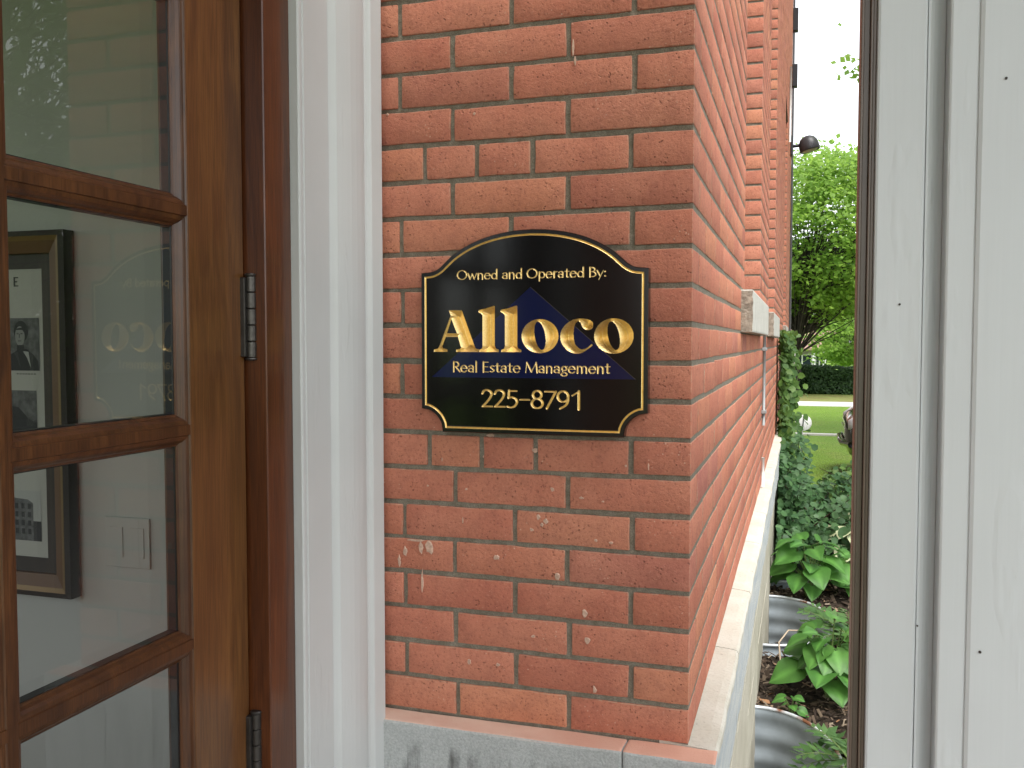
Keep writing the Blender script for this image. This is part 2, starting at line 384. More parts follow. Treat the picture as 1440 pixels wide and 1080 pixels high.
# every brick as (x0,x1,y0,y1,z0,z1)
FRONT = {-1: [-0.542, -0.324, -0.103], 0: [-0.437, -0.219], 1: [-0.542, -0.324, -0.102], 2: [-0.437, -0.219], 3: [-0.492, -0.389, -0.284, -0.107], 4: [-0.437, -0.219], 5: [-0.541, -0.325, -0.104], 6: [-0.437, -0.219], 7: [-0.539, -0.324, -0.103], 8: [-0.437, -0.219], 9: [-0.541, -0.322, -0.102], 10: [-0.436, -0.218], 11: [-0.486, -0.382, -0.279, -0.104], 12: [-0.434, -0.218], 13: [-0.537, -0.317, -0.101], 14: [-0.435, -0.219], 15: [-0.536, -0.317, -0.103], 16: [-0.434, -0.214], 17: [-0.534, -0.315, -0.102], 18: [-0.43, -0.215]}
J = 0.0046
bricks = []
K0 = -int(WALL_TOP / P)
for k in range(K0, 19):
    z0 = -(k + 1) * P + J; z1 = -k * P - J
    if k == 18: z0 -= 0.0015
    hd = FRONT.get(k) or ([-0.437, -0.219] if k % 2 == 0 else ([-0.49, -0.387, -0.282, -0.105] if k % 8 == 3 else [-0.541, -0.323, -0.103]))
    xsj = [-0.655] + hd
    for i in range(len(xsj)):
        a = xsj[i] + (J if i else 0)
        if i == len(xsj) - 1:      # corner brick turns onto the side
            bricks.append((a, 0.0, 0.0, 0.100 if k % 2 == 0 else 0.213, z0, z1, 'c'))
        else: bricks.append((a, xsj[i + 1] - J, 0.0, 0.10, z0, z1, 'f'))
    # side courses
    y = (0.100 if k % 2 == 0 else 0.213) + 2 * J
    zm = (z0 + z1) / 2
    holes = []
    if WZ0 < zm < WZ1: holes = list(WINDOWS)
    elif SILL_Z0 < zm < SILL_Z1: holes = [(a - 0.155, b + 0.085) for a, b in WINDOWS]
    segs = []; s0 = y
    for a, b in holes: segs.append((s0, a)); s0 = b
    segs.append((s0, WALL_END))
    for si, (a, b) in enumerate(segs):
        y = a; first = si > 0
        while y < b - 0.02:
            L = 0.104 if (k % 8 == 3 and random.random() < 0.85) else 0.2085
            if first: L = 0.1 if k % 2 else 0.2085
            first = False
            y2 = min(y + L + random.uniform(-0.003, 0.003), b)
            if b - y2 < 0.045: y2 = b
            bricks.append((-0.10, 0.0, y, y2, z0, z1, 's')); y = y2 + 2 * J
# door wall bricks, left of the doorway
for k in range(K0, 32):
    z0 = -(k + 1) * P + J; z1 = -k * P - J; y = -1.42 - (0.11 if k % 2 else 0)
    if k % 2: bricks.append((-0.75, -0.65, -1.42 - 0.104, -1.42, z0, z1, 'd'))
    while y > -3.4:
        bricks.append((-0.75, -0.65, y - 0.2085, y, z0, z1, 'd')); y -= 0.218
    if z0 > 0.53:
        y = -0.02
        while y > -1.3: bricks.append((-0.75, -0.65, max(y - 0.2085, -1.415), y, z0, z1, 'd')); y -= 0.218

FPX = 1284.25
def proj(p):
    d = Vector(p) - CAM; z = d.dot(_f)
    if z < 0.05: return None
    return (720 + FPX * d.dot(_r) / z, 540 - FPX * d.dot(_u) / z)
def area(q):
    x0, x1, y0, y1, z0, z1, t = q
    if t == 'd': return 0
    tot = 0; faces = []
    if t in 'fc': faces.append([(x0, 0, z0), (x1, 0, z0), (x1, 0, z1), (x0, 0, z1)])
    if t in 'cs': faces.append([(0, y0, z0), (0, y1, z0), (0, y1, z1), (0, y0, z1)])
    if t == 's' and any(abs(y0 - b) < 1e-6 for a, b in WINDOWS): faces.append([(x0 * 0.4, y0, z0), (0, y0, z0), (0, y0, z1), (x0 * 0.4, y0, z1)])
    for fc in faces:
        pp = [proj(c) for c in fc]
        if any(c is None for c in pp): continue
        cx = sum(c[0] for c in pp) / 4; cy = sum(c[1] for c in pp) / 4
        if not (525 < cx < 1125 and -25 < cy < 1105): continue
        tot += abs(sum(pp[i][0] * pp[(i + 1) % 4][1] - pp[(i + 1) % 4][0] * pp[i][1] for i in range(4))) / 2
    return tot
def axis_pts(L, n, r):
    a = [0.0, r] + [r + (L - 2 * r) * i / n for i in range(1, n)] + [L - r, L]
    return a
def brick_mesh(q, hi, seed):
    """rounded, slightly uneven box; centre at origin"""
    x0, x1, y0, y1, z0, z1, t = q; D = (x1 - x0, y1 - y0, z1 - z0); r = 0.0016
    nn = [max(1, int(d / 0.03)) if hi else 1 for d in D]; nn[2] = 2 if hi else 1
    if t == 'f': nn[1] = 1
    if t == 's': nn[0] = 1
    ax = [axis_pts(D[i], nn[i], r) for i in range(3)]; n = [len(a) for a in ax]
    idx = {}; V = []; F = []
    sx, sy, sz = seed * 1.37, seed * 2.11, seed * 0.77
    def vid(i, j, k):
        if (i, j, k) in idx: return idx[(i, j, k)]
        p = Vector((ax[0][i], ax[1][j], ax[2][k]))
        c = Vector(tuple(min(max(p[m], r), D[m] - r) for m in range(3))); d = p - c
        if d.length > r: p = c + d.normalized() * r
        p -= Vector(D) / 2
        px_ = p.x
        if hi:
            p += mnoise.noise_vector((p + Vector((sx, sy, sz))) * 55) * (0.0016 if t == 'f' else 0.0011) + mnoise.noise_vector((p + Vector((sz, sx, sy))) * 14) * 0.0005
        if t in 'sc' and i == n[0] - 1: p.x = px_
        idx[(i, j, k)] = len(V); V.append(p); return idx[(i, j, k)]
    for a in range(3):
        b, c = (a + 1) % 3, (a + 2) % 3
        for side in (0, n[a] - 1):
            if a == 1 and side and t in 'fc': continue
            if a == 0 and not side and t in 's': continue
            for i in range(n[b] - 1):
                for j in range(n[c] - 1):
                    def m(u, v_):
                        q3 = [0, 0, 0]; q3[a] = side; q3[b] = u; q3[c] = v_; return vid(*q3)
                    f = (m(i, j), m(i + 1, j), m(i + 1, j + 1), m(i, j + 1))
                    F.append(f if side else f[::-1])
    E_ = [0.0] * len(V)
    for (i, j, k), m_ in idx.items():
        E_[m_] = 1.0 if sum((q in (0, n[a_] - 1)) for a_, q in enumerate((i, j, k))) >= 2 else 0.0
    return V, F, E_
order = sorted(range(len(bricks)), key=lambda i: -area(bricks[i]))
hero = set(order[:298])
SV, SF, SA = [], [], []
for i, q in enumerate(bricks):
    c = Vector(((q[0] + q[1]) / 2, (q[2] + q[3]) / 2, (q[4] + q[5]) / 2))
    off = Vector((random.gauss(0, 0.0004) if q[6] == 'f' else random.uniform(0, 0.0008), random.gauss(0, 0.0005), random.gauss(0, 0.0006)))
    if i in hero:
        v, f, e_ = brick_mesh(q, True, i % 97)
        o = obj('brick', np_mesh('brick', v, f, MAT['brick'], True, {'edge': e_}), bld, c + off - Vector((0, 0, GZ)))
        o.rotation_euler = (random.gauss(0, 0.002), random.gauss(0, 0.003), random.gauss(0, 0.0012))
    else:
        v, f, e_ = brick_mesh(q, False, i); b = len(SV)
        SV += [p + c + off for p in v]; SF += [tuple(k_ + b for k_ in g) for g in f]; SA += [random.random()] * len(v)
o = obj('brick_field', np_mesh('brick_field', SV, SF, MAT['brick'], True, {'rnd': SA}), bld, (0, 0, -GZ)); o['kind'] = 'stuff'

# stone sills, windows
MAT['shaded_rock_end'] = simple('rock_faced_stone_shaded', (0.30, 0.265, 0.215), 0.95, 0.15, 0, 0.3, 60, 0.004, 140)  # rough end finish; its darker tone also paints in the end's shade
MAT['limestone'] = simple('limestone', (0.56, 0.545, 0.49), 0.9, 0.2, 0, 0.10, 14, 0.003, 120)
for a, b in WINDOWS:
    mb = MB().box(-0.12, 0.036, a - 0.155, b + 0.085, SILL_Z0, SILL_Z1, 0.006)
    sl = part(mb, 'window_sill', MAT['limestone'])
    bm = bmesh.new(); me = bpy.data.meshes.new('rough_shaded_end'); t_ = MB().box(-0.11, 0.0352, a - 0.159, a - 0.1553, SILL_Z0 + 0.003, SILL_Z1 - 0.003); me.from_pydata(t_.v, [], t_.f); bm.from_mesh(me)
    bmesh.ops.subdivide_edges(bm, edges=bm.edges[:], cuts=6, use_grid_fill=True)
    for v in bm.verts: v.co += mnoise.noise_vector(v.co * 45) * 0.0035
    bm.to_mesh(me); bm.free(); me.materials.append(MAT['shaded_rock_end']); obj('rough_shaded_end', me, sl)
    fr = MB()
    x0, x1 = -0.165, -0.115; t = 0.06
    fr.box(x0, x1, a - 0.01, a + t, WZ0, WZ1).box(x0, x1, b - t, b + 0.01, WZ0, WZ1).box(x0, x1, a + t, b - t, WZ0, WZ0 + t).box(x0, x1, a + t, b - t, WZ1 - t, WZ1)
    fr.box(x0 + 0.006, x1 - 0.006, a + t, b - t, 0.74, 0.79)
    wd = part(fr, 'window', MAT['paint'])
    obj('pane', mesh_from('pane', [(-0.14, a + t, WZ0 + t), (-0.14, b - t, WZ0 + t), (-0.14, b - t, WZ1 - t), (-0.14, a + t, WZ1 - t)], [(0, 1, 2, 3)], MAT['winglass']), wd)

# stone ledge (water table): side stones and front stones
def ledge_mat():
    s = NT('ledge_stone'); p = s.pos()
    a = s.noise(p, 7, 4); g = s.noise(p, 130, 3, 0.7)
    c = s.mix(s.ramp(a, (0.3, 0.0), (0.7, 1.0)), (0.50, 0.47, 0.39), (0.61, 0.59, 0.52))
    c = s.mix(s.ramp(g, (0.3, 0.35), (0.5, 0.0)), c, (0.33, 0.30, 0.24))
    dk = s.ramp(s.noise(p, 38, 4, 0.7), (0.66, 0.0), (0.74, 0.7)); c = s.mix(dk, c, (0.22, 0.19, 0.15))
    s.set(Base_Color=c, Roughness=0.85, Specular_IOR_Level=0.25, Normal=s.bump(s.math('ADD', a, s.math('MULTIPLY', g, 0.3)), 0.004)); return s.m
def ledge_face_mat():
    s = NT('ledge_face'); p = s.pos()
    sp = s.n('SeparateXYZ'); s.t.links.new(p, sp.inputs[0])
    a = s.noise(s.scale(p, (1, 1, 9)), 5, 3); g = s.noise(p, 220, 3, 0.7)
    c = s.mix(s.ramp(a, (0.35, 0.0), (0.65, 1.0)), (0.42, 0.46, 0.48), (0.56, 0.57, 0.54))
    c = s.mix(s.ramp(g, (0.35, 0.4), (0.5, 0.0)), c, (0.34, 0.35, 0.34))
    s.set(Base_Color=c, Roughness=0.75, Normal=s.bump(g, 0.002)); return s.m
def front_ledge_mat():
    s = NT('front_ledge'); p = s.pos()
    sp = s.n('SeparateXYZ'); s.t.links.new(p, sp.inputs[0]); nz = s.n('SeparateXYZ'); s.t.links.new(s.n('NewGeometry').outputs['True Normal'], nz.inputs[0])
    g = s.noise(p, 260, 3, 0.7); a = s.noise(p, 12, 4)
    grey = s.mix(s.ramp(g, (0.3, 0.0), (0.65, 1.0)), (0.37, 0.385, 0.38), (0.52, 0.535, 0.525))
    drip = s.noise(s.scale(p, (34, 34, 5)), 1.0, 4, 0.6)
    dm = s.math('MULTIPLY', s.ramp(drip, (0.47, 0.0), (0.68, 1.0)), s.ramp(s.math('ADD', s.math('MULTIPLY', sp.outputs[2], -1), -1.0), (0.300, 0.0), (0.325, 1.0)))
    grey = s.mix(s.math('MULTIPLY', dm, 0.8), grey, (0.055, 0.052, 0.048))
    pink = s.mix(s.ramp(a, (0.35, 0.0), (0.65, 1.0)), (0.66, 0.43, 0.34), (0.72, 0.54, 0.44))
    pink = s.mix(s.ramp(s.math('ADD', s.math('MULTIPLY', sp.outputs[0], 1), 1.0), (0.55, 0.0), (0.98, 0.75)), pink, (0.66, 0.33, 0.235))
    c = s.mix(s.ramp(nz.outputs[2], (0.3, 0.0), (0.6, 1.0)), grey, pink)
    s.set(Base_Color=c, Roughness=0.9, Specular_IOR_Level=0.2, Normal=s.bump(s.math('ADD', a, s.math('MULTIPLY', g, 0.5)), 0.003)); return s.m
MAT['ledge'] = ledge_mat(); MAT['ledge_face'] = ledge_face_mat(); MAT['front_ledge'] = front_ledge_mat()
def uneven(mb, amp, sc=9.0):
    mb.v = [tuple(Vector(v) + mnoise.noise_vector(Vector(v) * sc) * amp) for v in mb.v]; return mb
def rough_stone(x0, x1, y0, y1, zi, zo, zb, step=0.03):
    """ledge stone with a sloping top from the wall (x0, zi) to the edge (x1, zo)"""
    n = max(2, int((y1 - y0) / step)); mb = MB()
    prof = [(x0, zb), (x0, zi), (x0 + 0.012, zi - 0.002), (x1 - 0.02, zo + 0.003), (x1 - 0.005, zo), (x1, zo - 0.006), (x1 + 0.001, (zo + zb) / 2), (x1, zb + 0.006), (x1 - 0.006, zb)]
    m = len(prof)
    for i in range(n + 1):
        y = y0 + (y1 - y0) * i / n
        for j, (a, b) in enumerate(prof):
            v = Vector((a, y, b))
            if 0 < j: v += mnoise.noise_vector(v * 31) * 0.0022 + mnoise.noise_vector(v * 6) * 0.0022 * Vector((1, 0, 1)).length
            mb.v.append(tuple(v))
    for i in range(n):
        for j in range(m): mb.f.append((i * m + j, (i + 1) * m + j, (i + 1) * m + (j + 1) % m, i * m + (j + 1) % m))
    mb.f.append(tuple(range(m))); mb.f.append(tuple(n * m + j for j in range(m))[::-1])
    return mb
yj = [0.004, 0.545, 1.07, 1.72, 2.32, 3.05, 3.72, 4.5, 5.62]
for a, b in zip(yj[:-1], yj[1:]):
    st = part(rough_stone(-0.05, 0.052, a, b - 0.005, -1.262, -1.274, -1.30), 'ledge_stone', MAT['ledge'])
    part(rough_stone(-0.05, 0.047, a, b - 0.004, -1.301, -1.302, -1.465), 'ledge_face_stone', MAT['ledge_face'])
for a, b in [(-0.70, -0.1065), (-0.1058, 0.052)]:
    mb = MB().box(a, b, -0.052, 0.003 if b < 0 else 0.0035, -1.52, -1.270, 0.005)
    bm = bmesh.new(); me = bpy.data.meshes.new('front_ledge_stone'); me.from_pydata(mb.v, [], mb.f); bm.from_mesh(me)
    bmesh.ops.subdivide_edges(bm, edges=bm.edges[:], cuts=5, use_grid_fill=True)
    for v in bm.verts: v.co += mnoise.noise_vector(v.co * 30) * 0.0018
    bm.to_mesh(me); bm.free(); me.materials.append(MAT['front_ledge']); me.update()
    obj('front_ledge_stone', me, bld, (0, 0, -GZ))
# foundation blocks under the ledge
MAT['block'] = simple('foundation_block', (0.44, 0.41, 0.32), 0.9, 0.2, 0, 0.12, 6, 0.003, 90, col2=(0.50, 0.47, 0.39))
found = MB().box(-0.1, FX - 0.004, 0.004, WALL_END, -2.6, -1.466).box(-0.7, 0.0, -0.02, 0.1, -2.6, -1.53)
part(found, 'foundation', MAT['mortar'])
bm_block = {}
for r_ in range(6):
    z1 = -1.468 - r_ * 0.19; z0 = z1 - 0.186; y = 0.01 - (0.2 if r_ % 2 else 0)
    while y < 6.5:
        a, b = max(y, 0.006), min(y + 0.394, 12.6)
        part(uneven(MB().box(-0.05, FX + random.uniform(-0.001, 0.001), a, b, z0, z1, 0.003), 0.0015), 'foundation_block', MAT['block']); y += 0.398

# ------------------------------------------------------------------ room seen through the door
MAT['floor_wood'] = simple('room_floor', (0.16, 0.10, 0.06), 0.4)
room = MB()
room.box(-4.2, -0.70, 0.04, 0.059, -2.3, 1.0)
room.box(-4.2, -2.9, -3.4, -3.3, -2.3, 1.0).box(-0.95, -0.756, -3.4, -3.3, -2.3, 1.0).box(-2.9, -0.95, -3.4, -3.3, -2.3, -1.3).box(-2.9, -0.95, -3.4, -3.3, 0.7, 1.0)
room.box(-4.2, -0.76, -3.3, 0.04, 0.9, 1.0)
room.box(-4.2, -4.1, -3.3, -2.6, -2.0, 0.9).box(-4.2, -4.1, -0.5, 0.04, -2.0, 0.9).box(-4.2, -4.1, -2.6, -0.5, -2.0, -1.2).box(-4.2, -4.1, -2.6, -0.5, 0.5, 0.9)
part(room, 'interior_wall', MAT['plaster'])
part(MB().box(-4.2, -0.70, -3.3, 0.04, -2.1, -2.0), 'interior_floor', MAT['floor_wood'])

# ------------------------------------------------------------------ door frame and casing
DZ0, DZ1 = -2.075, 0.36
frm = empty('door_frame', (-0.62, -0.3, DZ0), 'varnished wood door jamb with white painted moulded casing beside the sign', 'door frame')
def fpart(mb, name, mat, smooth=False):
    o = mb.build(name, mat, frm, smooth); o.location = -frm.location; return o
YJ = -0.362
fpart(MB().prism([(-0.70, YJ + 0.012), (-0.646, YJ + 0.012), (-0.646, YJ + 0.0005), (-0.6036, YJ), (-0.602, YJ + 0.0018), (-0.602, -0.2885), (-0.70, -0.2885)], DZ0, 0.42), 'jamb', MAT['jamb'])
fpart(MB().box(-0.70, -0.602, -1.335, -1.266, DZ0, 0.42, 0.0015), 'jamb', MAT['jamb'])
fpart(MB().box(-0.70, -0.6025, -1.265, YJ - 0.001, 0.366, 0.419, 0.0015), 'head_jamb', MAT['jamb'])
prof = [(-0.66, -0.287), (-0.588, -0.287), (-0.5862, -0.2855), (-0.5855, -0.283), (-0.5855, -0.2765), (-0.588, -0.2745), (-0.588, -0.273), (-0.5855, -0.271),
        (-0.5852, -0.197), (-0.5880, -0.1935), (-0.5905, -0.1895), (-0.5900, -0.184), (-0.5835, -0.178), (-0.5795, -0.1745), (-0.5770, -0.166), (-0.5730, -0.152), (-0.5700, -0.140), (-0.5680, -0.125), (-0.5672, -0.110), (-0.5680, -0.099), (-0.5705, -0.0915),
        (-0.5722, -0.0865), (-0.5700, -0.0825), (-0.5655, -0.0795), (-0.5630, -0.0765), (-0.5575, -0.0480), (-0.5580, -0.0445), (-0.5610, -0.0430), (-0.5750, -0.010), (-0.66, -0.010)]
def casing(name, z0, z1, pr):
    mb = MB(); n = 60; m = len(pr)
    for i in range(n + 1):
        z = z0 + (z1 - z0) * i / n
        for a, b in pr:
            d = mnoise.noise_vector(Vector((a * 8, b * 8, z * 2.2))) * 0.0007
            mb.v.append((a + d.x, b + d.y, z))
    for i in range(n):
        for j in range(m): mb.f.append((i * m + j, (i + 1) * m + j, (i + 1) * m + (j + 1) % m, i * m + (j + 1) % m))
    return mb
fpart(casing('casing', DZ0, 0.52, prof), 'casing', MAT['paint'])
fpart(casing('casing', DZ0, 0.52, [(a, -1.62 - b) for a, b in prof]), 'casing', MAT['paint'])
fpart(MB().box(-0.66, -0.587, -1.333, -0.288, 0.421, 0.56, 0.004), 'head_casing', MAT['paint'])
fpart(MB().box(-0.70, -0.600, -1.34, -0.28, -2.12, DZ0 - 0.001, 0.004), 'threshold', MAT['concrete'])

# ------------------------------------------------------------------ door
door = empty('french_door', (-0.66, YJ, DZ0), 'brown varnished wooden door with small glass panes and dark hinges', 'door')
def dpart(mb, name, mat, smooth=False, parent=None):
    o = mb.build(name, mat, parent or door, smooth)
    if parent is None: o.location = -door.location
    return o
XF, XB = -0.638, -0.682
Y1, Y0 = -0.3665, -1.260
OPY = [(-0.499, -0.805), (-0.819, -1.125)]
cz = [-0.3815 + 0.3053 * i for i in range(-5, 3)]        # centres of the horizontal bars
dpart(MB().box(XB, XF, -0.499, Y1, DZ0 + 0.006, DZ1, 0.0015), 'stile', MAT['stile'])
dpart(MB().box(XB, XF, Y0, -1.125, DZ0 + 0.006, DZ1, 0.0015), 'stile', MAT['stile'])
zt, zb = cz[-1] - 0.007, cz[0] + 0.007
dpart(MB().box(XB, XF - 0.0003, -1.1248, -0.4992, cz[-1] - 0.007, DZ1, 0.001), 'rail', MAT['muntin'])
dpart(MB().box(XB, XF - 0.0003, -1.1248, -0.4992, DZ0 + 0.006, cz[0] + 0.007, 0.001), 'rail', MAT['muntin'])
dpart(MB().box(XB + 0.0003, XF - 0.0003, -0.819, -0.805, zb, zt), 'muntin', MAT['muntin'])
for z in cz[1:-1]:
    for a, b in OPY:
        dpart(MB().box(XB + 0.0003, XF - 0.0003, b + (0.0002 if b < -1 else 0.0), a - (0.0002 if a > -0.6 else 0.0), z - 0.007, z + 0.007), 'muntin', MAT['muntin'])
BEAD = [(0.0, 0.0), (0.0012, 0.0022), (0.0035, 0.0026), (0.0065, 0.0035), (0.0100, 0.0070), (0.0125, 0.0115), (0.0150, 0.0128), (0.0155, 0.0145)]
for (a, b) in OPY:
    for i in range(len(cz) - 1):
        z0, z1 = cz[i] + 0.007, cz[i + 1] - 0.007
        for side in (0, 1):
            mb = MB()
            for t, d in BEAD:
                x = XF - 0.0005 - d if side == 0 else XB + 0.0005 + d
                mb.v += [(x, b + t, z0 + t), (x, a - t, z0 + t), (x, a - t, z1 - t), (x, b + t, z1 - t)]
            for j in range(len(BEAD) - 1):
                for k in range(4):
                    q = (j * 4 + k, j * 4 + (k + 1) % 4, j * 4 + 4 + (k + 1) % 4, j * 4 + 4 + k); mb.f.append(q if side == 0 else q[::-1])
            dpart(mb, 'glazing_bead', MAT['muntin'])
        for x in (-0.6526, -0.6672):
            mb = MB().add([(x, b + 0.012, z0 + 0.012), (x, a - 0.012, z0 + 0.012), (x, a - 0.012, z1 - 0.012), (x, b + 0.012, z1 - 0.012)], [(0, 1, 2, 3)])
            dpart(mb, 'pane', MAT['pane'])
        mb = MB()      # dark spacer bar between the two sheets
        for x in (-0.6530, -0.6668):
            for t in (0.006, 0.0165): mb.v += [(x, b + t, z0 + t), (x, a - t, z0 + t), (x, a - t, z1 - t), (x, b + t, z1 - t)]
        for o4 in (0, 8):
            for k in range(4): mb.f.append((o4 + k, o4 + (k + 1) % 4, o4 + 4 + (k + 1) % 4, o4 + 4 + k))
        for k in range(4): mb.f.append((4 + k, 4 + (k + 1) % 4, 12 + (k + 1) % 4, 12 + k))
        dpart(mb, 'spacer', MAT['black'])
# hinges: barrel of five knuckles with pin caps and a leaf
for zc in (-0.5255, -1.2065, -1.88, 0.12):
    hx, hy = -0.6275, YJ - 0.001
    Mh = Matrix.Translation((hx, hy, zc))
    leafb = dpart(MB().box(-0.650, -0.6305, hy - 0.013, hy - 0.002, zc - 0.0610, zc + 0.0600, 0.0012), 'hinge', MAT['hinge'])
    for k in range(5):
        a = -0.0625 + 0.025 * k
        mb = MB().lathe([(0.0, a + 0.0004), (0.0072, a + 0.0004), (0.0082, a + 0.0014), (0.0082, a + 0.0236), (0.0072, a + 0.0246), (0, a + 0.0246)], 36, Mh)
        mb.build('knuckle', MAT['hinge'], leafb)
    for sgn in (-1, 1):
        mb = MB().lathe([(0.0, sgn * 0.0627), (0.0088, sgn * 0.0627), (0.0092, sgn * 0.0645), (0.0080, sgn * 0.0662), (0, sgn * 0.067)], 20, Mh)
        mb.build('pin_cap', MAT['hinge'], leafb)

# ------------------------------------------------------------------ framed display and switch in the room
YW = 0.0385
pf = empty('picture_frame', (-1.75, YW, -1.127), 'dark wooden picture frame with prints on the wall behind the glass', 'picture frame')
def ppart(mb, name, mat, parent=None):
    o = mb.build(name, mat, parent or pf); o.location = -pf.location if parent is None else (0, 0, 0); return o
MAT['frame_dark'] = simple('frame_dark', (0.030, 0.020, 0.014), 0.6, 0.5, 0, 0.2, 30)
MAT['frame_gold'] = simple('frame_gold', (0.22, 0.13, 0.045), 0.35, 0.5, 0.3)
MAT['mat_board'] = simple('mat_board', (0.50, 0.49, 0.45), 0.8)
MAT['ink'] = simple('print_dark', (0.035, 0.035, 0.037), 0.7); MAT['ink2'] = simple('print_mid', (0.13, 0.13, 0.13), 0.7, var=0.5, vscale=60); MAT['ink3'] = simple('print_light', (0.45, 0.45, 0.43), 0.7)
fx0, fx1, fz0, fz1 = -2.16, -1.336, -1.127, -0.322
def ring(x0, x1, z0, z1, t, y0, y1, name, mat):
    mb = MB()
    L0 = [(x0, z0), (x1, z0), (x1, z1), (x0, z1)]; L1 = [(x0 + t, z0 + t), (x1 - t, z0 + t), (x1 - t, z1 - t), (x0 + t, z1 - t)]
    for L, y in ((L0, YW), (L0, y0), (L1, y1), (L1, YW)): mb.v += [(a, y, b) for a, b in L]
    for j in range(3):
        for k in range(4): mb.f.append((j * 4 + k, j * 4 + (k + 1) % 4, j * 4 + 4 + (k + 1) % 4, j * 4 + 4 + k))
    return ppart(mb, name, mat)
ring(fx0, fx1, fz0, fz1, 0.012, YW - 0.030, YW - 0.034, 'frame_edge', MAT['frame_dark'])
ring(fx0 + 0.012, fx1 - 0.012, fz0 + 0.012, fz1 - 0.012, 0.010, YW - 0.034, YW - 0.030, 'frame_gilt', MAT['frame_gold'])
ring(fx0 + 0.022, fx1 - 0.022, fz0 + 0.022, fz1 - 0.022, 0.026, YW - 0.030, YW - 0.020, 'frame_slope', simple('frame_brown', (0.14, 0.065, 0.026), 0.5))
ring(fx0 + 0.048, fx1 - 0.048, fz0 + 0.048, fz1 - 0.048, 0.033, YW - 0.010, YW - 0.009, 'mat_border', MAT['frame_dark'])
mx0, mx1, mz0, mz1 = fx0 + 0.079, fx1 - 0.079, fz0 + 0.079, fz1 - 0.079
ppart(MB().box(mx0, mx1, YW - 0.008, YW - 0.002, mz0, mz1), 'mat_board', MAT['mat_board'])
yp = YW - 0.0085
def flat(pts, name, mat, dy, parent=None): return ppart(MB().add([(a, yp - dy, b) for a, b in pts], [tuple(range(len(pts)))]), name, mat, parent)
def rect(x0, x1, z0, z1): return [(x0, z0), (x1, z0), (x1, z1), (x0, z1)]
def oval(cx, cz_, rx, rz, n=20): return [(cx + rx * math.cos(2 * math.pi * k / n), cz_ + rz * math.sin(2 * math.pi * k / n)) for k in range(n)]
flat(rect(-1.525, -1.428, -0.628, -0.511), 'portrait_print', MAT['ink2'], 0.0002)
flat([(-1.525, -0.6275), (-1.430, -0.6275), (-1.432, -0.606), (-1.447, -0.590), (-1.462, -0.580), (-1.485, -0.580), (-1.525, -0.60)], 'coat', MAT['ink'], 0.0005)
flat([(-1.474, -0.584), (-1.458, -0.586), (-1.452, -0.622), (-1.462, -0.6)], 'shirt', MAT['ink3'], 0.0008)
flat(oval(-1.478, -0.541, 0.020, 0.024), 'hair', MAT['ink'], 0.0006)
flat(oval(-1.481, -0.551, 0.0135, 0.022), 'face', simple('print_face', (0.30, 0.30, 0.29), 0.7), 0.0009)
flat([(-1.494, -0.535), (-1.470, -0.531), (-1.466, -0.545), (-1.474, -0.5375), (-1.490, -0.5375)], 'hair', MAT['ink'], 0.0011)
for x in (-1.487, -1.476): flat(oval(x, -0.5455, 0.0033, 0.0016, 10), 'eye', MAT['ink2'], 0.0012)
flat(rect(-1.4835, -1.4805, -0.555, -0.546), 'nose', MAT['ink2'], 0.0012); flat(rect(-1.486, -1.477, -0.5625, -0.561), 'mouth', MAT['ink'], 0.0012)
flat(rect(-1.49, -1.47, -0.585, -0.571), 'collar', MAT['ink'], 0.0010)
flat(rect(-1.53, -1.439, -0.795, -0.672), 'view_print', MAT['ink2'], 0.0002)
flat([(-1.53, -0.795), (-1.439, -0.795), (-1.44, -0.745), (-1.462, -0.735), (-1.49, -0.71), (-1.53, -0.705)], 'roofline', MAT['ink'], 0.0005)
flat(rect(-1.53, -1.434, -1.010, -0.897), 'building_print', MAT['ink3'], 0.0002)
flat([(-1.53, -1.01), (-1.456, -1.01), (-1.456, -0.925), (-1.47, -0.917), (-1.53, -0.913)], 'facade', MAT['ink2'], 0.0004)
for r_ in range(4):
    for c_ in range(4): flat(rect(-1.525 + c_ * 0.018, -1.516 + c_ * 0.018, -0.995 + r_ * 0.019, -0.983 + r_ * 0.019), 'facade_window', MAT['ink'], 0.0006)
flat(rect(-1.456, -1.434, -1.01, -0.965), 'trees_print', MAT['ink'], 0.0005)
for q in (rect(-1.4955, -1.4915, -0.441, -0.420), rect(-1.4915, -1.482, -0.4225, -0.420), rect(-1.4915, -1.485, -0.4318, -0.4292), rect(-1.4915, -1.482, -0.441, -0.4385)):
    flat(q, 'heading_letter', MAT['ink'], 0.0004)
for i in range(7): flat(rect(-1.493 + i * 0.008, -1.487 + i * 0.008, -0.6365, -0.634), 'caption', MAT['ink2'], 0.0004)
sw = empty('light_switch', (-1.207, YW, -1.053), 'pale grey double light switch plate on the wall beside the picture frame', 'light switch')
o = MB().box(-1.2646, -1.1496, YW - 0.0035, YW + 0.001, -1.053, -0.9433, 0.0015).build('plate', MAT['plaster'], sw); o.location = -sw.location
for x in (-1.235, -1.18):
    o = MB().box(x - 0.017, x + 0.017, YW - 0.0055, YW - 0.0036, -1.031, -0.965, 0.0008).build('rocker', MAT['plaster'], sw); o.location = -sw.location

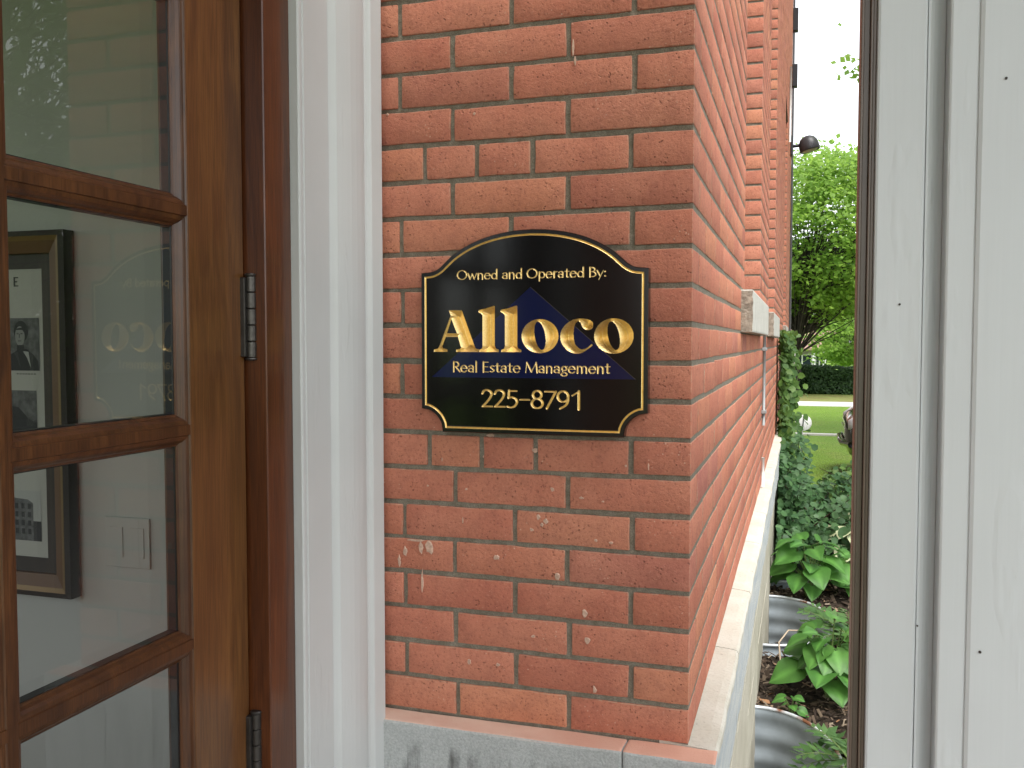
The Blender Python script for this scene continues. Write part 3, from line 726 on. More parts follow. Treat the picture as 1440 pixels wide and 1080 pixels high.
# ------------------------------------------------------------------ carved sign
SX, SZ, SY = -0.2803, -0.55, -0.026
MAT['gold'] = (lambda s: s.set(Base_Color=s.mix(s.ramp(s.noise(s.pos(), 300, 3), (0.3, 0.0), (0.7, 1.0)), (0.78, 0.55, 0.22), (0.90, 0.69, 0.33)), Metallic=1.0, Roughness=0.33, Normal=s.bump(s.noise(s.pos(), 700, 2), 0.0003)).m)(NT('gold_leaf'))
def sign_mat():
    s = NT('sign_panel'); p = s.objco(); sp = s.n('SeparateXYZ'); s.t.links.new(p, sp.inputs[0]); X, Z = sp.outputs[0], sp.outputs[2]
    # blue triangle printed behind the lettering: apex (0, .0832), base z -.0782, half base .1885
    below = s.math('SUBTRACT', s.math('MULTIPLY', s.math('SUBTRACT', 0.0832, Z), 1.1679), s.math('ABSOLUTE', s.math('ADD', X, -0.0002)))
    inside = s.math('MULTIPLY', s.math('GREATER_THAN', below, 0.0), s.math('GREATER_THAN', Z, -0.0782))
    ln = s.math('MULTIPLY', s.math('MULTIPLY', s.math('LESS_THAN', s.math('ABSOLUTE', below), 0.0007), s.math('GREATER_THAN', X, 0.0)), s.math('GREATER_THAN', Z, -0.0782))
    c = s.mix(inside, (0.0035, 0.0033, 0.0035), (0.005, 0.008, 0.046))
    c = s.mix(s.math('MULTIPLY', ln, 0.6), c, (0.10, 0.085, 0.06))
    s.set(Base_Color=c, Roughness=0.14, Specular_IOR_Level=0.26); return s.m
MAT['sign'] = sign_mat()
MAT['sign_edge'] = simple('sign_edge', (0.005, 0.005, 0.005), 0.22, 0.4)
sgn = empty('wall_sign', (SX, -0.003, SZ - 0.18), 'black shaped wall sign with gold carved lettering and blue triangle', 'sign')
def spart(o): o.location = Vector((SX, 0, SZ)) - sgn.location; return o
def catmull(pts, n=8):
    out = []
    for i in range(len(pts) - 1):
        p0, p1, p2, p3 = pts[max(i - 1, 0)], pts[i], pts[i + 1], pts[min(i + 2, len(pts) - 1)]
        for k in range(n):
            t = k / n
            out.append(tuple(0.5 * (2 * b + (c - a) * t + (2 * a - 5 * b + 4 * c - d) * t * t + (3 * b - a - 3 * c + d) * t ** 3) for a, b, c, d in zip(p0, p1, p2, p3)))
    out.append(tuple(pts[-1])); return out
half = catmull([(0.0, 0.1853), (0.032, 0.1835), (0.064, 0.1787), (0.096, 0.1700), (0.124, 0.1580), (0.147, 0.1440), (0.163, 0.1305), (0.1745, 0.1205), (0.188, 0.1145), (0.2095, 0.1125)], 6)
half = [q for q in half if q[0] < 0.196 or q[0] > 0.2094] + [(0.2095, -0.1366)]
half += [(0.2095 - 0.0415 * math.sin(a), -0.1790 + 0.0424 * math.cos(a)) for a in [R(19 + 6.5 * i) for i in range(0, 9)]] + [(0.168, -0.1790), (0.0, -0.1792)]
outl = half[:-1] + [(-a, b) for a, b in half[::-1][:-1]]       # clockwise seen from the front
outl = [q for i, q in enumerate(outl) if math.dist(q, outl[i - 1]) > 1e-5]
def inset(poly, d):
    out = []; n = len(poly)
    for i in range(n):
        a, b, c = Vector(poly[i - 1]), Vector(poly[i]), Vector(poly[(i + 1) % n])
        e1 = (b - a).normalized(); e2 = (c - b).normalized()
        n1 = Vector((e1.y, -e1.x)); n2 = Vector((e2.y, -e2.x))
        out.append(tuple(b + (n1 + n2) * (d / max(0.35, 1 + n1.dot(n2)))))
    return out
loops = [(0.0, -0.003), (0.0, SY + 0.0025), (0.0015, SY), (0.0075, SY), (0.0092, SY + 0.0016), (0.0110, SY), (0.0122, SY + 0.0003)]
def ringmesh(lo, name, mat):
    mb = MB(); n = len(outl)
    for d, y in lo: mb.v += [(a, y, b) for a, b in inset(outl, d)]
    for j in range(len(lo) - 1):
        for k in range(n): mb.f.append((j * n + k, (j + 1) * n + k, (j + 1) * n + (k + 1) % n, j * n + (k + 1) % n))
    return spart(mb.build(name, mat, sgn))
ringmesh(loops[:4], 'edge', MAT['sign_edge']); ringmesh(loops[3:6], 'border_line', MAT['gold']); ringmesh(loops[5:], 'inner_edge', MAT['sign_edge'])
inner = inset(outl, 0.0112)
def xspan(z):
    xs_ = []
    n = len(inner)
    for i in range(n):
        (a, za), (b, zb_) = inner[i], inner[(i + 1) % n]
        if (za - z) * (zb_ - z) < 0: xs_.append(a + (b - a) * (z - za) / (zb_ - za))
    return (min(xs_), max(xs_)) if xs_ else (0, 0)
# --- glyphs
def arc(cx, cy, rx, ry, a0, a1, n=18): return [(cx + rx * math.cos(R(a0 + (a1 - a0) * i / n)), cy + ry * math.sin(R(a0 + (a1 - a0) * i / n))) for i in range(n + 1)]
def hump(x0, x1, top=0.64, y0=0.42): return [(x0, y0)] + arc((x0 + x1) / 2, y0, (x1 - x0) / 2, top - y0, 180, 0)[1:] + [(x1, 0)]
G = {
 'O': ([arc(.45, .5, .40, .48, 0, 360, 40)], .96),
 'w': ([[(.02, .64), (.2, .03)], ('t', [(.2, .03), (.38, .60)]), [(.38, .60), (.56, .03)], ('t', [(.56, .03), (.75, .64)])], .80),
 'n': ([[(.10, 0), (.10, .64)], hump(.10, .46)], .60),
 'e': ([[(.06, .36), (.53, .37)], arc(.29, .32, .24, .32, 8, 320)], .60),
 'd': ([arc(.27, .31, .21, .30, 0, 360, 30), [(.49, .02), (.49, 1.04)]], .63),
 'a': ([[(.09, .53)] + arc(.25, .46, .17, .18, 130, 0), [(.42, .46), (.42, .03)], arc(.24, .19, .18, .17, 20, 340)], .55),
 'p': ([[(.10, .64), (.10, -.30)], arc(.31, .32, .22, .31, 0, 360, 30)], .62),
 'r': ([[(.10, 0), (.10, .64)], [(.10, .42)] + arc(.28, .42, .18, .21, 150, 70)], .40),
 't': ([[(.18, .84), (.18, .15)] + arc(.29, .15, .11, .12, 180, 290), [(.02, .63), (.38, .63)]], .42),
 'B': ([[(.11, 0), (.11, 1)], [(.11, .98), (.28, .98)] + arc(.28, .76, .20, .22, 90, -90) + [(.11, .54)], [(.28, .53)] + arc(.32, .275, .24, .255, 90, -90) + [(.11, .02)]], .66),
 'y': ([[(.02, .64), (.27, .03)], ('t', [(.5, .64), (.27, .03), (.14, -.30)])], .53),
 ':': ([('d', [(.12, .08), (.12, .081)]), ('d', [(.12, .54), (.12, .541)])], .26),
 'R': ([[(.10, 0), (.10, 1)], [(.10, .98), (.26, .98)] + arc(.28, .74, .21, .24, 90, -90) + [(.10, .50)], [(.27, .50), (.60, .02)]], .64),
 'l': ([[(.10, 0), (.10, 1.04)]], .27),
 'E': ([[(.11, 0), (.11, 1)], [(.11, .97), (.47, .97)], [(.11, .53), (.44, .53)], [(.11, .03), (.50, .03)]], .58),
 's': ([catmull([(.36, .57), (.22, .63), (.09, .50), (.21, .34), (.35, .18), (.20, .03), (.05, .08)], 8)], .44),
 'M': ([('t', [(.07, 0), (.16, .98)]), [(.16, .98), (.51, .06)], ('t', [(.51, .06), (.86, .98)]), [(.86, .98), (.95, 0)]], 1.03),
 'g': ([arc(.25, .43, .17, .20, 0, 360, 26), ('t', [(.36, .58), (.50, .63)]), ('t', [(.14, .28), (.10, .16), (.2, .08), (.38, .03)]), arc(.24, -.13, .21, .16, 0, 360, 26)], .53),
 'm': ([[(.10, 0), (.10, .64)], hump(.10, .43), hump(.43, .76)], .90),
 '2': ([catmull([(.06, .77), (.13, .92), (.28, .97), (.45, .88), (.49, .70), (.36, .42), (.08, .06)], 8), [(.05, .05), (.54, .05)]], .60),
 '5': ([[(.13, .94), (.50, .94)], [(.14, .97), (.11, .56)], catmull([(.11, .56), (.28, .59), (.46, .48), (.50, .28), (.38, .08), (.20, .02), (.05, .07)], 8)], .60),
 '-': ([('t', [(.06, .46), (.50, .46)])], .57),
 '8': ([arc(.29, .75, .20, .22, 0, 360, 30), arc(.29, .27, .25, .26, 0, 360, 34)], .60),
 '7': ([[(.05, .94), (.56, .94)], [(.55, .94), (.14, .02)]], .58),
 '9': ([arc(.30, .68, .24, .29, 0, 360, 34), catmull([(.54, .68), (.53, .45), (.42, .2), (.17, .02)], 8)], .62),
 '1': ([[(.40, 0), (.40, .98)], ('t', [(.40, .96), (.10, .74)])], .52),
 ' ': ([], .30)}
def text_samples(txt, x0, x1, base, H, tk=0.150, tn=0.085):
    """list of (points, halfwidths) per letter in sign coordinates (metres)"""
    adv = [G[c][1] for c in txt]; tot = sum(adv) - 0.10; sx = (x1 - x0) / tot; x = x0 - 0.04 * sx; res = []
    for c, a in zip(txt, adv):
        pts = []; ws = []
        for st in G[c][0]:
            mode = 'n'
            if isinstance(st, tuple): mode, st = st
            q = np.array(st, float); q[:, 0] = x + q[:, 0] * sx; q[:, 1] = base + q[:, 1] * H
            for i in range(len(q) - 1):
                d = q[i + 1] - q[i]; L = np.hypot(*d); n = max(2, int(L / 0.00028))
                th = abs(d[1]) / (L + 1e-9)
                wd = tk if mode == 'd' else (tn * 0.95 if mode == 't' else tn + (tk - tn) * th)
                if mode == 'd': wd = 0.17
                for k in range(n + 1): pts.append(q[i] + d * k / n); ws.append(wd * H / 2)
        if pts: res.append((np.array(pts), np.array(ws)))
        x += a * sx
    return res
def sd_poly(PX, PZ, polys):
    """inside distance (>0 inside) for a polygon with holes"""
    d2 = np.full(PX.shape, 1e9); ins = np.zeros(PX.shape, bool)
    for poly in polys:
        n = len(poly)
        for i in range(n):
            ax_, az = poly[i]; bx, bz = poly[(i + 1) % n]
            ex, ez = bx - ax_, bz - az; L2 = ex * ex + ez * ez
            if L2 < 1e-14: continue
            t = np.clip(((PX - ax_) * ex + (PZ - az) * ez) / L2, 0, 1)
            d2 = np.minimum(d2, (PX - ax_ - t * ex) ** 2 + (PZ - az - t * ez) ** 2)
            if az != bz:
                cr = ((az > PZ) != (bz > PZ)) & (PX < ex * (PZ - az) / ez + ax_); ins ^= cr
    return np.where(ins, np.sqrt(d2), -1)
mm = lambda L: [(a / 1000, b / 1000) for a, b in L]
gA = mm([(-154.5, 43.7), (-129.1, 43.5), (-104.6, -21.3), (-102.6, -25.9), (-96.5, -27.0), (-96.5, -32.0), (-140.9, -32.2), (-140.9, -27.4), (-133.2, -26.5), (-130.9, -23.9), (-137.0, -4.4), (-160.1, -4.4), (-167.2, -21.4), (-166.1, -25.7), (-157.4, -27.2), (-157.4, -32.2), (-184.4, -32.3), (-184.4, -27.5), (-176.1, -25.8), (-172.6, -20.0), (-151.0, 34.3), (-153.0, 39.8)])
gAh = mm([(-149.2, 27.3), (-158.2, 1.7), (-138.9, 1.6)])
gl = mm([(-97.2, 43.6), (-83.6, 46.3), (-74.6, 49.0), (-67.8, 51.0), (-65.9, 49.6), (-65.9, -21.2), (-64.1, -25.5), (-58.5, -27.6), (-58.5, -31.9), (-96.2, -32.0), (-96.2, -27.7), (-90.9, -25.9), (-89.4, -21.3), (-89.3, 33.5), (-91.9, 37.1), (-97.5, 40.0)])
gc = catmull(mm([(113.9, 14.7), (113.2, 20.2), (106.9, 24.7), (92.8, 27.2), (78.7, 25.2), (65.9, 17.7), (57.4, 6.7), (55.2, -4.4), (57.4, -15.5), (66.0, -26.6), (76.0, -32.8), (86.0, -34.4), (95.9, -32.0), (105.7, -25.8), (113.4, -19.6)]), 5) + catmull(mm([(111.3, -16.9), (105.7, -22.4), (98.7, -25.8), (91.6, -26.2), (84.5, -21.0), (80.5, -12.7), (79.2, -0.3), (80.1, 10.7), (82.9, 19.0), (87.9, 22.4), (91.4, 20.3), (94.3, 13.4), (98.5, 8.6), (104.9, 6.8), (110.5, 8.5), (113.7, 12.2)]), 5)
def ell(cx, cz_, rx, rz, sh=0.0, n=48): return [(cx + rx * math.cos(2 * math.pi * i / n) - sh * rz * math.sin(2 * math.pi * i / n), cz_ + rz * math.sin(2 * math.pi * i / n)) for i in range(n)]
big = [[gA, gAh], [gl], [[(a + 0.0421, b) for a, b in gl]], [ell(.01805, -.0035, .03395, .03015), ell(.01815, -.0029, .0098, .0249, .15)], [gc], [ell(.15037, -.0035, .0345, .0306), ell(.1502, -.0030, .0102, .0246, .17)]]
BANDS = [
  dict(z=(-0.1350, -0.0960), x=(-0.096, 0.097), txt=text_samples('225-8791', -0.0905, 0.0913, -0.1317, 0.0322, 0.135, 0.085)),
  dict(z=(-0.0770, -0.0470), x=(-0.150, 0.148), txt=text_samples('Real Estate Management', -0.1467, 0.1439, -0.0682, 0.0185)),
  dict(z=(-0.0360, 0.0530), x=(-0.187, 0.188), big=big),
  dict(z=(0.0925, 0.1185), x=(-0.141, 0.140), txt=text_samples('Owned and Operated By:', -0.1376, 0.1367, 0.0990, 0.0165))]
CELL = 0.00058; SLOPE = 1.15
pv, pfc = [], []
def quad(pts):
    b = len(pv); pv.extend(pts); pfc.append((b, b + 1, b + 2, b + 3))
zlo = min(b for a, b in inner) + 1e-5; zhi = max(b for a, b in inner) - 1e-5
zc = zlo
PV = []; PF = []; nbase = 0
for bd in BANDS + [None]:
    ztop = bd['z'][0] if bd else zhi
    n = max(1, int((ztop - zc) / 0.0015)); rows = np.linspace(zc, ztop, n + 1)
    for a, b in zip(rows[:-1], rows[1:]):
        (l0, r0), (l1, r1) = xspan(a + 1e-7), xspan(b - 1e-7)
        quad([(l0, SY, a), (r0, SY, a), (r1, SY, b), (l1, SY, b)])
    if not bd: break
    X0, X1 = bd['x']; Z0, Z1 = bd['z']
    nxg = int((X1 - X0) / CELL); nzg = int((Z1 - Z0) / CELL)
    gx_ = np.linspace(X0, X1, nxg + 1); gz_ = np.linspace(Z0, Z1, nzg + 1)
    for a, b in zip(np.linspace(Z0, Z1, 13)[:-1], np.linspace(Z0, Z1, 13)[1:]):
        (l0, r0), (l1, r1) = xspan(a + 1e-7), xspan(b - 1e-7)
        quad([(l0, SY, a), (X0, SY, a), (X0, SY, b), (l1, SY, b)]); quad([(X1, SY, a), (r0, SY, a), (r1, SY, b), (X1, SY, b)])
    XX, ZZ = np.meshgrid(gx_, gz_)
    D = np.full(XX.shape, -1.0); OWN = np.full(XX.shape, -1)
    items = bd.get('big') or bd['txt']
    for gi, it in enumerate(items):
        if 'big' in bd:
            d = sd_poly(XX, ZZ, it)
        else:
            d = np.full(XX.shape, -1.0); pts, ws = it; pad = ws.max() + 0.001
            i0, i1 = np.searchsorted(gx_, [pts[:, 0].min() - pad, pts[:, 0].max() + pad]); j0, j1 = np.searchsorted(gz_, [pts[:, 1].min() - pad, pts[:, 1].max() + pad])
            sx_, sz_ = XX[j0:j1, i0:i1], ZZ[j0:j1, i0:i1]; dd = np.full(sx_.shape, -1.0)
            for c0 in range(0, len(pts), 64):
                q = pts[c0:c0 + 64]; wq = ws[c0:c0 + 64]
                dist = np.sqrt((sx_[..., None] - q[:, 0]) ** 2 + (sz_[..., None] - q[:, 1]) ** 2)
                dd = np.maximum(dd, (wq - dist).max(-1))
            d[j0:j1, i0:i1] = dd
        up = d > D; D = np.where(up, d, D); OWN = np.where(up & (d > 0), gi, OWN)
    depth = np.maximum(D, 0) * SLOPE
    VV = np.stack([XX, SY + depth, ZZ], -1).reshape(-1, 3)
    W = nxg + 1
    ii, jj = np.meshgrid(np.arange(nxg), np.arange(nzg)); c00 = (jj * W + ii).ravel()
    FQ = np.stack([c00, c00 + 1, c00 + W + 1, c00 + W], -1)
    Df = D.ravel(); mean = Df[FQ].clip(-CELL, None).mean(1); own = np.max(OWN.ravel()[FQ], axis=1)
    isl = (mean > -0.0001) & (own >= 0)
    PV.append(VV); PF.append(FQ[~isl] + nbase); nbase += len(VV)
    for gi in range(len(items)):
        fq = FQ[isl & (own == gi)]
        if len(fq) == 0: continue
        u, inv = np.unique(fq.ravel(), return_inverse=True)
        spart(obj('letter', np_mesh('letter', VV[u], inv.reshape(-1, 4), MAT['gold']), sgn))
    zc = Z1
V_all = np.concatenate(PV + [np.array(pv)]); F_all = np.concatenate(PF + [np.array(pfc) + nbase])
spart(obj('panel', np_mesh('panel', V_all, F_all, MAT['sign']), sgn))

# ------------------------------------------------------------------ right hand white post
post = empty('porch_post', (0.33, -0.72, -2.09), 'white painted panelled porch post with brown metal edge, right foreground', 'post')
def qpart(mb, name, mat, smooth=False):
    o = mb.build(name, mat, post, smooth); o.location = -post.location; return o
PY = -0.75
def post_board(x0, x1, y0, y1, name, mat, b=0.003):
    mb = MB(); n = 70; pr = [(x0, y1), (x0, y0 + b), (x0 + b * 0.3, y0 + b * 0.3), (x0 + b, y0)] + [(x0 + b + (x1 - x0 - 2 * b) * i / 8, y0) for i in range(1, 8)] + [(x1 - b, y0), (x1 - b * 0.3, y0 + b * 0.3), (x1, y0 + b), (x1, y1)]
    m = len(pr)
    for i in range(n + 1):
        z = -2.09 + 3.2 * i / n
        for a, c in pr:
            d = mnoise.noise_vector(Vector((a * 9, c * 9, z * 3.0))) * 0.0007 + mnoise.noise_vector(Vector((a * 60, c * 60, z * 9.0))) * 0.00025
            mb.v.append((a + d.x * 0.6, c + d.y, z))
    for i in range(n):
        for j in range(m): mb.f.append((i * m + j, i * m + (j + 1) % m, (i + 1) * m + (j + 1) % m, (i + 1) * m + j))
    mb.f.append(tuple(range(m))[::-1]); mb.f.append(tuple(n * m + j for j in range(m)))
    return qpart(mb, name, mat)
post_board(0.2355, 0.2745, PY, PY + 0.05, 'face_board', MAT['paint_post'], 0.0025)
# cove between the two boards
cv = [(0.2748, PY + 0.002), (0.2770, PY + 0.0028), (0.2795, PY + 0.0045), (0.2825, PY + 0.0072), (0.2855, PY + 0.0102), (0.2893, PY + 0.0125), (0.2893, PY + 0.03), (0.2748, PY + 0.03)]
qpart(MB().prism(cv[::-1], -2.088, 1.1), 'cove_moulding', MAT['paint_post'], False)
post_board(0.2895, 0.3118, PY - 0.010, PY + 0.05, 'stop_board', MAT['paint_post'], 0.0022)
post_board(0.3105, 0.46, PY - 0.0122, PY + 0.05, 'outer_board', MAT['paint_post'], 0.004)
qpart(MB().box(0.2358, 0.4598, PY + 0.0502, PY + 0.14, -2.088, 1.1), 'post_core', MAT['paint_post'])
for x, y, z, r_ in [(0.3216, -0.7633, -0.8176, 0.0011), (0.2566, -0.7511, -0.5319, 0.0009), (0.3305, -0.7633, -0.3542, 0.001), (0.2755, -0.7511, -0.8038, 0.0007)]:
    qpart(MB().lathe([(0.0, 0.0), (r_, 0.0), (r_ * 1.1, -0.0012)], 10, Matrix.Translation((x, y, z)) @ Matrix.Rotation(R(90), 4, 'X')), 'nail_hole', MAT['frame_dark'])
for a, b, d, nm in [(0.2228, 0.2250, 0.000, 'edge_strip'), (0.2251, 0.2302, 0.006, 'edge_channel'), (0.2303, 0.2323, 0.002, 'edge_strip'), (0.2324, 0.2353, 0.004, 'edge_strip')]:
    qpart(MB().box(a, b, PY + d, PY + 0.030, -2.088, 1.1, 0.0007), nm, MAT['bronze'])

# ------------------------------------------------------------------ things on the side wall
def thing_mesh(mb, name, mat, label, cat, base, smooth=False, group=None):
    mb.v = [tuple(Vector(v) - Vector(base)) for v in mb.v]
    o = mb.build(name, mat, None, smooth, base); return tag(o, label, cat, group)
MAT['conduit'] = simple('grey_conduit', (0.30, 0.32, 0.32), 0.5, 0.5, 0.3)
cdt = empty('conduit', (0.012, 2.95, -1.27), 'thin grey metal conduit strapped upright under the near window sill', 'conduit')
for a, b, m_, nm in [(-0.965, -0.53, MAT['conduit'], 'pipe'), (-1.262, -1.12, MAT['white_plastic'], 'lower_pipe')]:
    o = MB().tube([(0.011, 2.95, a), (0.011, 2.95, b)], 0.0075, 10).build(nm, m_, cdt, True); o.location = -cdt.location
for z in (-0.60, -0.90):
    o = MB().box(0.0005, 0.024, 2.928, 2.972, z - 0.008, z + 0.008, 0.003).build('strap', MAT['conduit'], cdt); o.location = -cdt.location
thing_mesh(MB().tube([(0.015, 10.1, 1.85), (0.015, 10.1, 2.75)], 0.012, 8), 'white_pipe', MAT['white_plastic'], 'short white pipe fixed high on the far brick wall', 'pipe', (0.015, 10.1, 1.85), True)
dsp = empty('downspout', (0.03, 12.55, -2.0), 'dark metal downspout at the far end of the brick wall', 'downspout')
o = MB().box(0.004, 0.032, 12.5, 12.58, -1.9, 5.45, 0.008).build('pipe', simple('downspout_grey', (0.08, 0.08, 0.085), 0.5, 0.4), dsp); o.location = -dsp.location
for z in (3.3, 4.1, 4.75):
    o = MB().box(0.0, 0.075, 12.47, 12.6, z - 0.16, z + 0.16, 0.006).build('bracket', MAT['black'], dsp); o.location = -dsp.location
ub = empty('utility_box', (0.05, 11.4, -0.86), 'small white utility box on the far wall above the ivy', 'utility box')
for q, nm in [((0.0, 0.10, 11.3, 11.46, -0.86, -0.63), 'case'), ((0.10, 0.107, 11.31, 11.45, -0.85, -0.64), 'cover')]:
    o = MB().box(*q, 0.004).build(nm, MAT['white_plastic'], ub); o.location = -ub.location
fl = empty('flood_light', (0.02, 11.6, 2.08), 'black dome flood light on an arm high on the far wall', 'flood light')
def lpart(mb, nm, m_, sm=False):
    o = mb.build(nm, m_, fl, sm); o.location = -fl.location; return o
lpart(MB().box(0.0, 0.035, 11.53, 11.67, 1.97, 2.24, 0.01), 'back_plate', MAT['black'])
lpart(MB().tube([(0.03, 11.6, 2.10), (0.10, 11.6, 2.105), (0.15, 11.6, 2.11)], 0.022, 10), 'arm', MAT['black'], True)
Ml = Matrix.Translation((0.245, 11.6, 2.085)) @ Matrix.Rotation(R(-14), 4, 'Y')
lpart(MB().lathe([(0.0, 0.15), (0.05, 0.142), (0.095, 0.115), (0.122, 0.07), (0.132, 0.02), (0.135, -0.05), (0.128, -0.06), (0.118, -0.045), (0.0, -0.04)], 24, Ml), 'hood', simple('lamp_hood', (0.045, 0.045, 0.05), 0.4), True)
lpart(MB().lathe([(0.0, -0.075), (0.08, -0.068), (0.112, -0.046)], 24, Ml), 'lens', simple('lamp_lens', (0.5, 0.5, 0.5), 0.2), True)

# ------------------------------------------------------------------ corrugated window wells
for i, (c, a, b) in enumerate(WELLS):
    mb = MB(); n = 40; rows = 40; zt = GZ + 0.025; zbm = -2.62
    for r_ in range(rows + 1):
        z = zt + (zbm - zt) * r_ / rows
        wv = 0.0055 * math.sin((z - zt) / 0.095 * 2 * math.pi)
        for k in range(n + 1):
            t = math.pi * k / n
            mb.v.append((FX + (b + wv) * math.sin(t), c - (a + wv) * math.cos(t), z + 0.004 * math.sin(3 * t + i)))
    for r_ in range(rows):
        for k in range(n): mb.f.append((r_ * (n + 1) + k, r_ * (n + 1) + k + 1, (r_ + 1) * (n + 1) + k + 1, (r_ + 1) * (n + 1) + k))
    lab = ['galvanised corrugated window well nearest the camera, bottom of the frame', 'galvanised corrugated window well between the two broad-leaved plants', 'galvanised corrugated window well farthest along the wall, behind leaves'][i]
    well = empty('window_well', (FX, c, zbm), lab, 'window well', 'window wells along the wall')
    o = mb.build('corrugated_wall', MAT['steel'], well, True); o.location = -well.location
    rim = [(FX + b * math.sin(math.pi * k / 40), c - a * math.cos(math.pi * k / 40), zt + 0.004 * math.sin(3 * math.pi * k / 40 + i)) for k in range(41)]
    s_ = NT('rim_steel'); p_ = s_.pos(); s_.set(Base_Color=s_.mix(s_.ramp(s_.noise(p_, 9, 3), (0.56, 0.0), (0.64, 1.0)), (0.62, 0.66, 0.69), (0.24, 0.10, 0.05)), Metallic=0.3, Roughness=0.5)
    o = MB().tube(rim, 0.007, 8).build('rim', s_.m, well, True); o.location = -well.location

# ------------------------------------------------------------------ leaves
def leaf_shape(kind):
    """unit leaf lying in XY, base at origin, tip at +Y; returns verts, faces, edge, vein"""
    V, F, E, N = [], [], [], []
    if kind == 'heart':
        cols = 9; out = [(0.0, 0.10), (0.06, 0.30), (0.12, 0.40), (0.25, 0.47), (0.40, 0.46), (0.55, 0.40), (0.70, 0.29), (0.84, 0.16), (1.0, 0.0)]
        back = [-0.10, -0.08, -0.05, 0, 0, 0, 0, 0, 0]
    elif kind == 'hosta':
        out = [(0.0, 0.03), (0.1, 0.2), (0.25, 0.33), (0.4, 0.37), (0.55, 0.35), (0.7, 0.27), (0.85, 0.14), (1.0, 0.0)]; back = [-0.02] + [0] * 7
    else:
        out = [(0.0, 0.02), (0.2, 0.22), (0.45, 0.28), (0.7, 0.18), (1.0, 0.0)]; back = [0] * 5
    ts = [-1, -0.75, -0.4, 0, 0.4, 0.75, 1]
    for (y, w_), bk in zip(out, back):
        for t in ts:
            x = t * w_; yy = y + bk * abs(t) ** 1.5 + (0.10 * (1 - abs(t)) if kind == 'heart' and y < 0.05 else 0)
            z = 0.16 * abs(x) - 0.30 * y * y + 0.03 * math.sin(9 * y + 3 * t) * abs(t)
            V.append(Vector((x, yy, z))); E.append(max(abs(t), y ** 3)); N.append(1.0 if t == 0 else 0.0)
    n = len(ts)
    for i in range(len(out) - 1):
        for j in range(n - 1): F.append((i * n + j, i * n + j + 1, (i + 1) * n + j + 1, (i + 1) * n + j))
    return V, F, E, N
def leaf_mesh(name, kind, mat):
    V, F, E, N = leaf_shape(kind); return np_mesh(name, V, F, mat, True, {'edge': E, 'vein': N})
MAT['heart'] = leaf_mat('broad_leaf', (0.055, 0.165, 0.030), (0.095, 0.235, 0.045), 0.25, 0.45, vein=True)
MAT['hosta'] = leaf_mat('hosta_leaf', (0.055, 0.12, 0.045), (0.075, 0.15, 0.05), 0.2, 0.45, edge=(0.62, 0.66, 0.40))
MAT['shrub'] = leaf_mat('shrub_leaf', (0.042, 0.110, 0.040), (0.095, 0.195, 0.068), 0.25, 0.5)
MAT['ivy'] = leaf_mat('ivy_leaf', (0.055, 0.130, 0.032), (0.150, 0.26, 0.055), 0.35, 0.5)
MAT['fern'] = leaf_mat('fern_leaf', (0.055, 0.13, 0.035), (0.12, 0.23, 0.07), 0.3, 0.5)
MAT['stem'] = simple('green_stem', (0.12, 0.18, 0.05), 0.7); MAT['bark'] = simple('brown_stem', (0.075, 0.05, 0.035), 0.9, 0.2, 0, 0.3, 30, 0.004, 60)
ME_HEART = leaf_mesh('leaf', 'heart', MAT['heart']); ME_HOSTA = leaf_mesh('leaf', 'hosta', MAT['hosta'])
def basis(d, up):
    y = Vector(d).normalized(); z = Vector(up); z = (z - y * z.dot(y)).normalized(); x = y.cross(z)
    return Matrix((x, y, z)).transposed()
def leaf_plant(name, loc, n, height, spread, size, me, label, cat, seed, group=None):
    rd = random.Random(seed); pl = empty(name, loc, label, cat, group); st = MB()
    for i in range(n):
        t = (i + 0.5) / n; a = i * 2.39996 + rd.uniform(-0.3, 0.3)
        rr = spread * (0.25 + 0.75 * math.sqrt(1 - t * 0.75)) * rd.uniform(0.55, 1.0); h = height * (0.28 + 0.72 * t) * rd.uniform(0.85, 1.08)
        b = Vector((rr * 0.55 * math.cos(a), rr * 0.55 * math.sin(a), h))
        mid = Vector((b.x * 0.35, b.y * 0.35, h * 0.6)); st.tube([(0, 0, -0.03), mid, b], [0.004, 0.003, 0.002], 6)
        sz = size * rd.uniform(0.7, 1.12) * (1 - 0.35 * max(0, t - 0.75) * 4)
        d = Vector((math.cos(a), math.sin(a), rd.uniform(-0.45, 0.05) + (0.5 if t > 0.9 else 0)))
        o = obj('leaf', me, pl); o.matrix_basis = Matrix.Translation(b) @ (basis(d, (rd.gauss(0, 0.25), rd.gauss(0, 0.25) - 0.25, 1)) @ Matrix.Diagonal((sz, sz, sz))).to_4x4()
    st.build('stem', MAT['stem'], pl, True); return pl
leaf_plant('broad_leaved_plant', (0.315, 2.42, GZ), 34, 0.34, 0.24, 0.135, ME_HEART, 'bushy plant with heart-shaped green leaves just above the nearest window well', 'plant', 3, 'broad-leaved plants in the bed')
leaf_plant('broad_leaved_plant', (0.24, 3.98, GZ), 30, 0.36, 0.27, 0.15, ME_HEART, 'heart-leaved green plant below the shrub, behind the middle window well', 'plant', 5, 'broad-leaved plants in the bed')
leaf_plant('broad_leaved_plant', (0.50, 4.15, GZ), 22, 0.28, 0.24, 0.14, ME_HEART, 'heart-leaved green plant beside the white post, below the striped leaves', 'plant', 8, 'broad-leaved plants in the bed')
leaf_plant('broad_leaved_plant', (0.60, 2.75, GZ), 20, 0.30, 0.24, 0.14, ME_HEART, 'heart-leaved plant half hidden behind the edge of the white post', 'plant', 18, 'broad-leaved plants in the bed')
leaf_plant('sprout', (0.16, 2.20, GZ - 0.01), 6, 0.10, 0.06, 0.055, ME_HEART, 'small green sprout rising from the mulch beside the nearest window well', 'plant', 21)
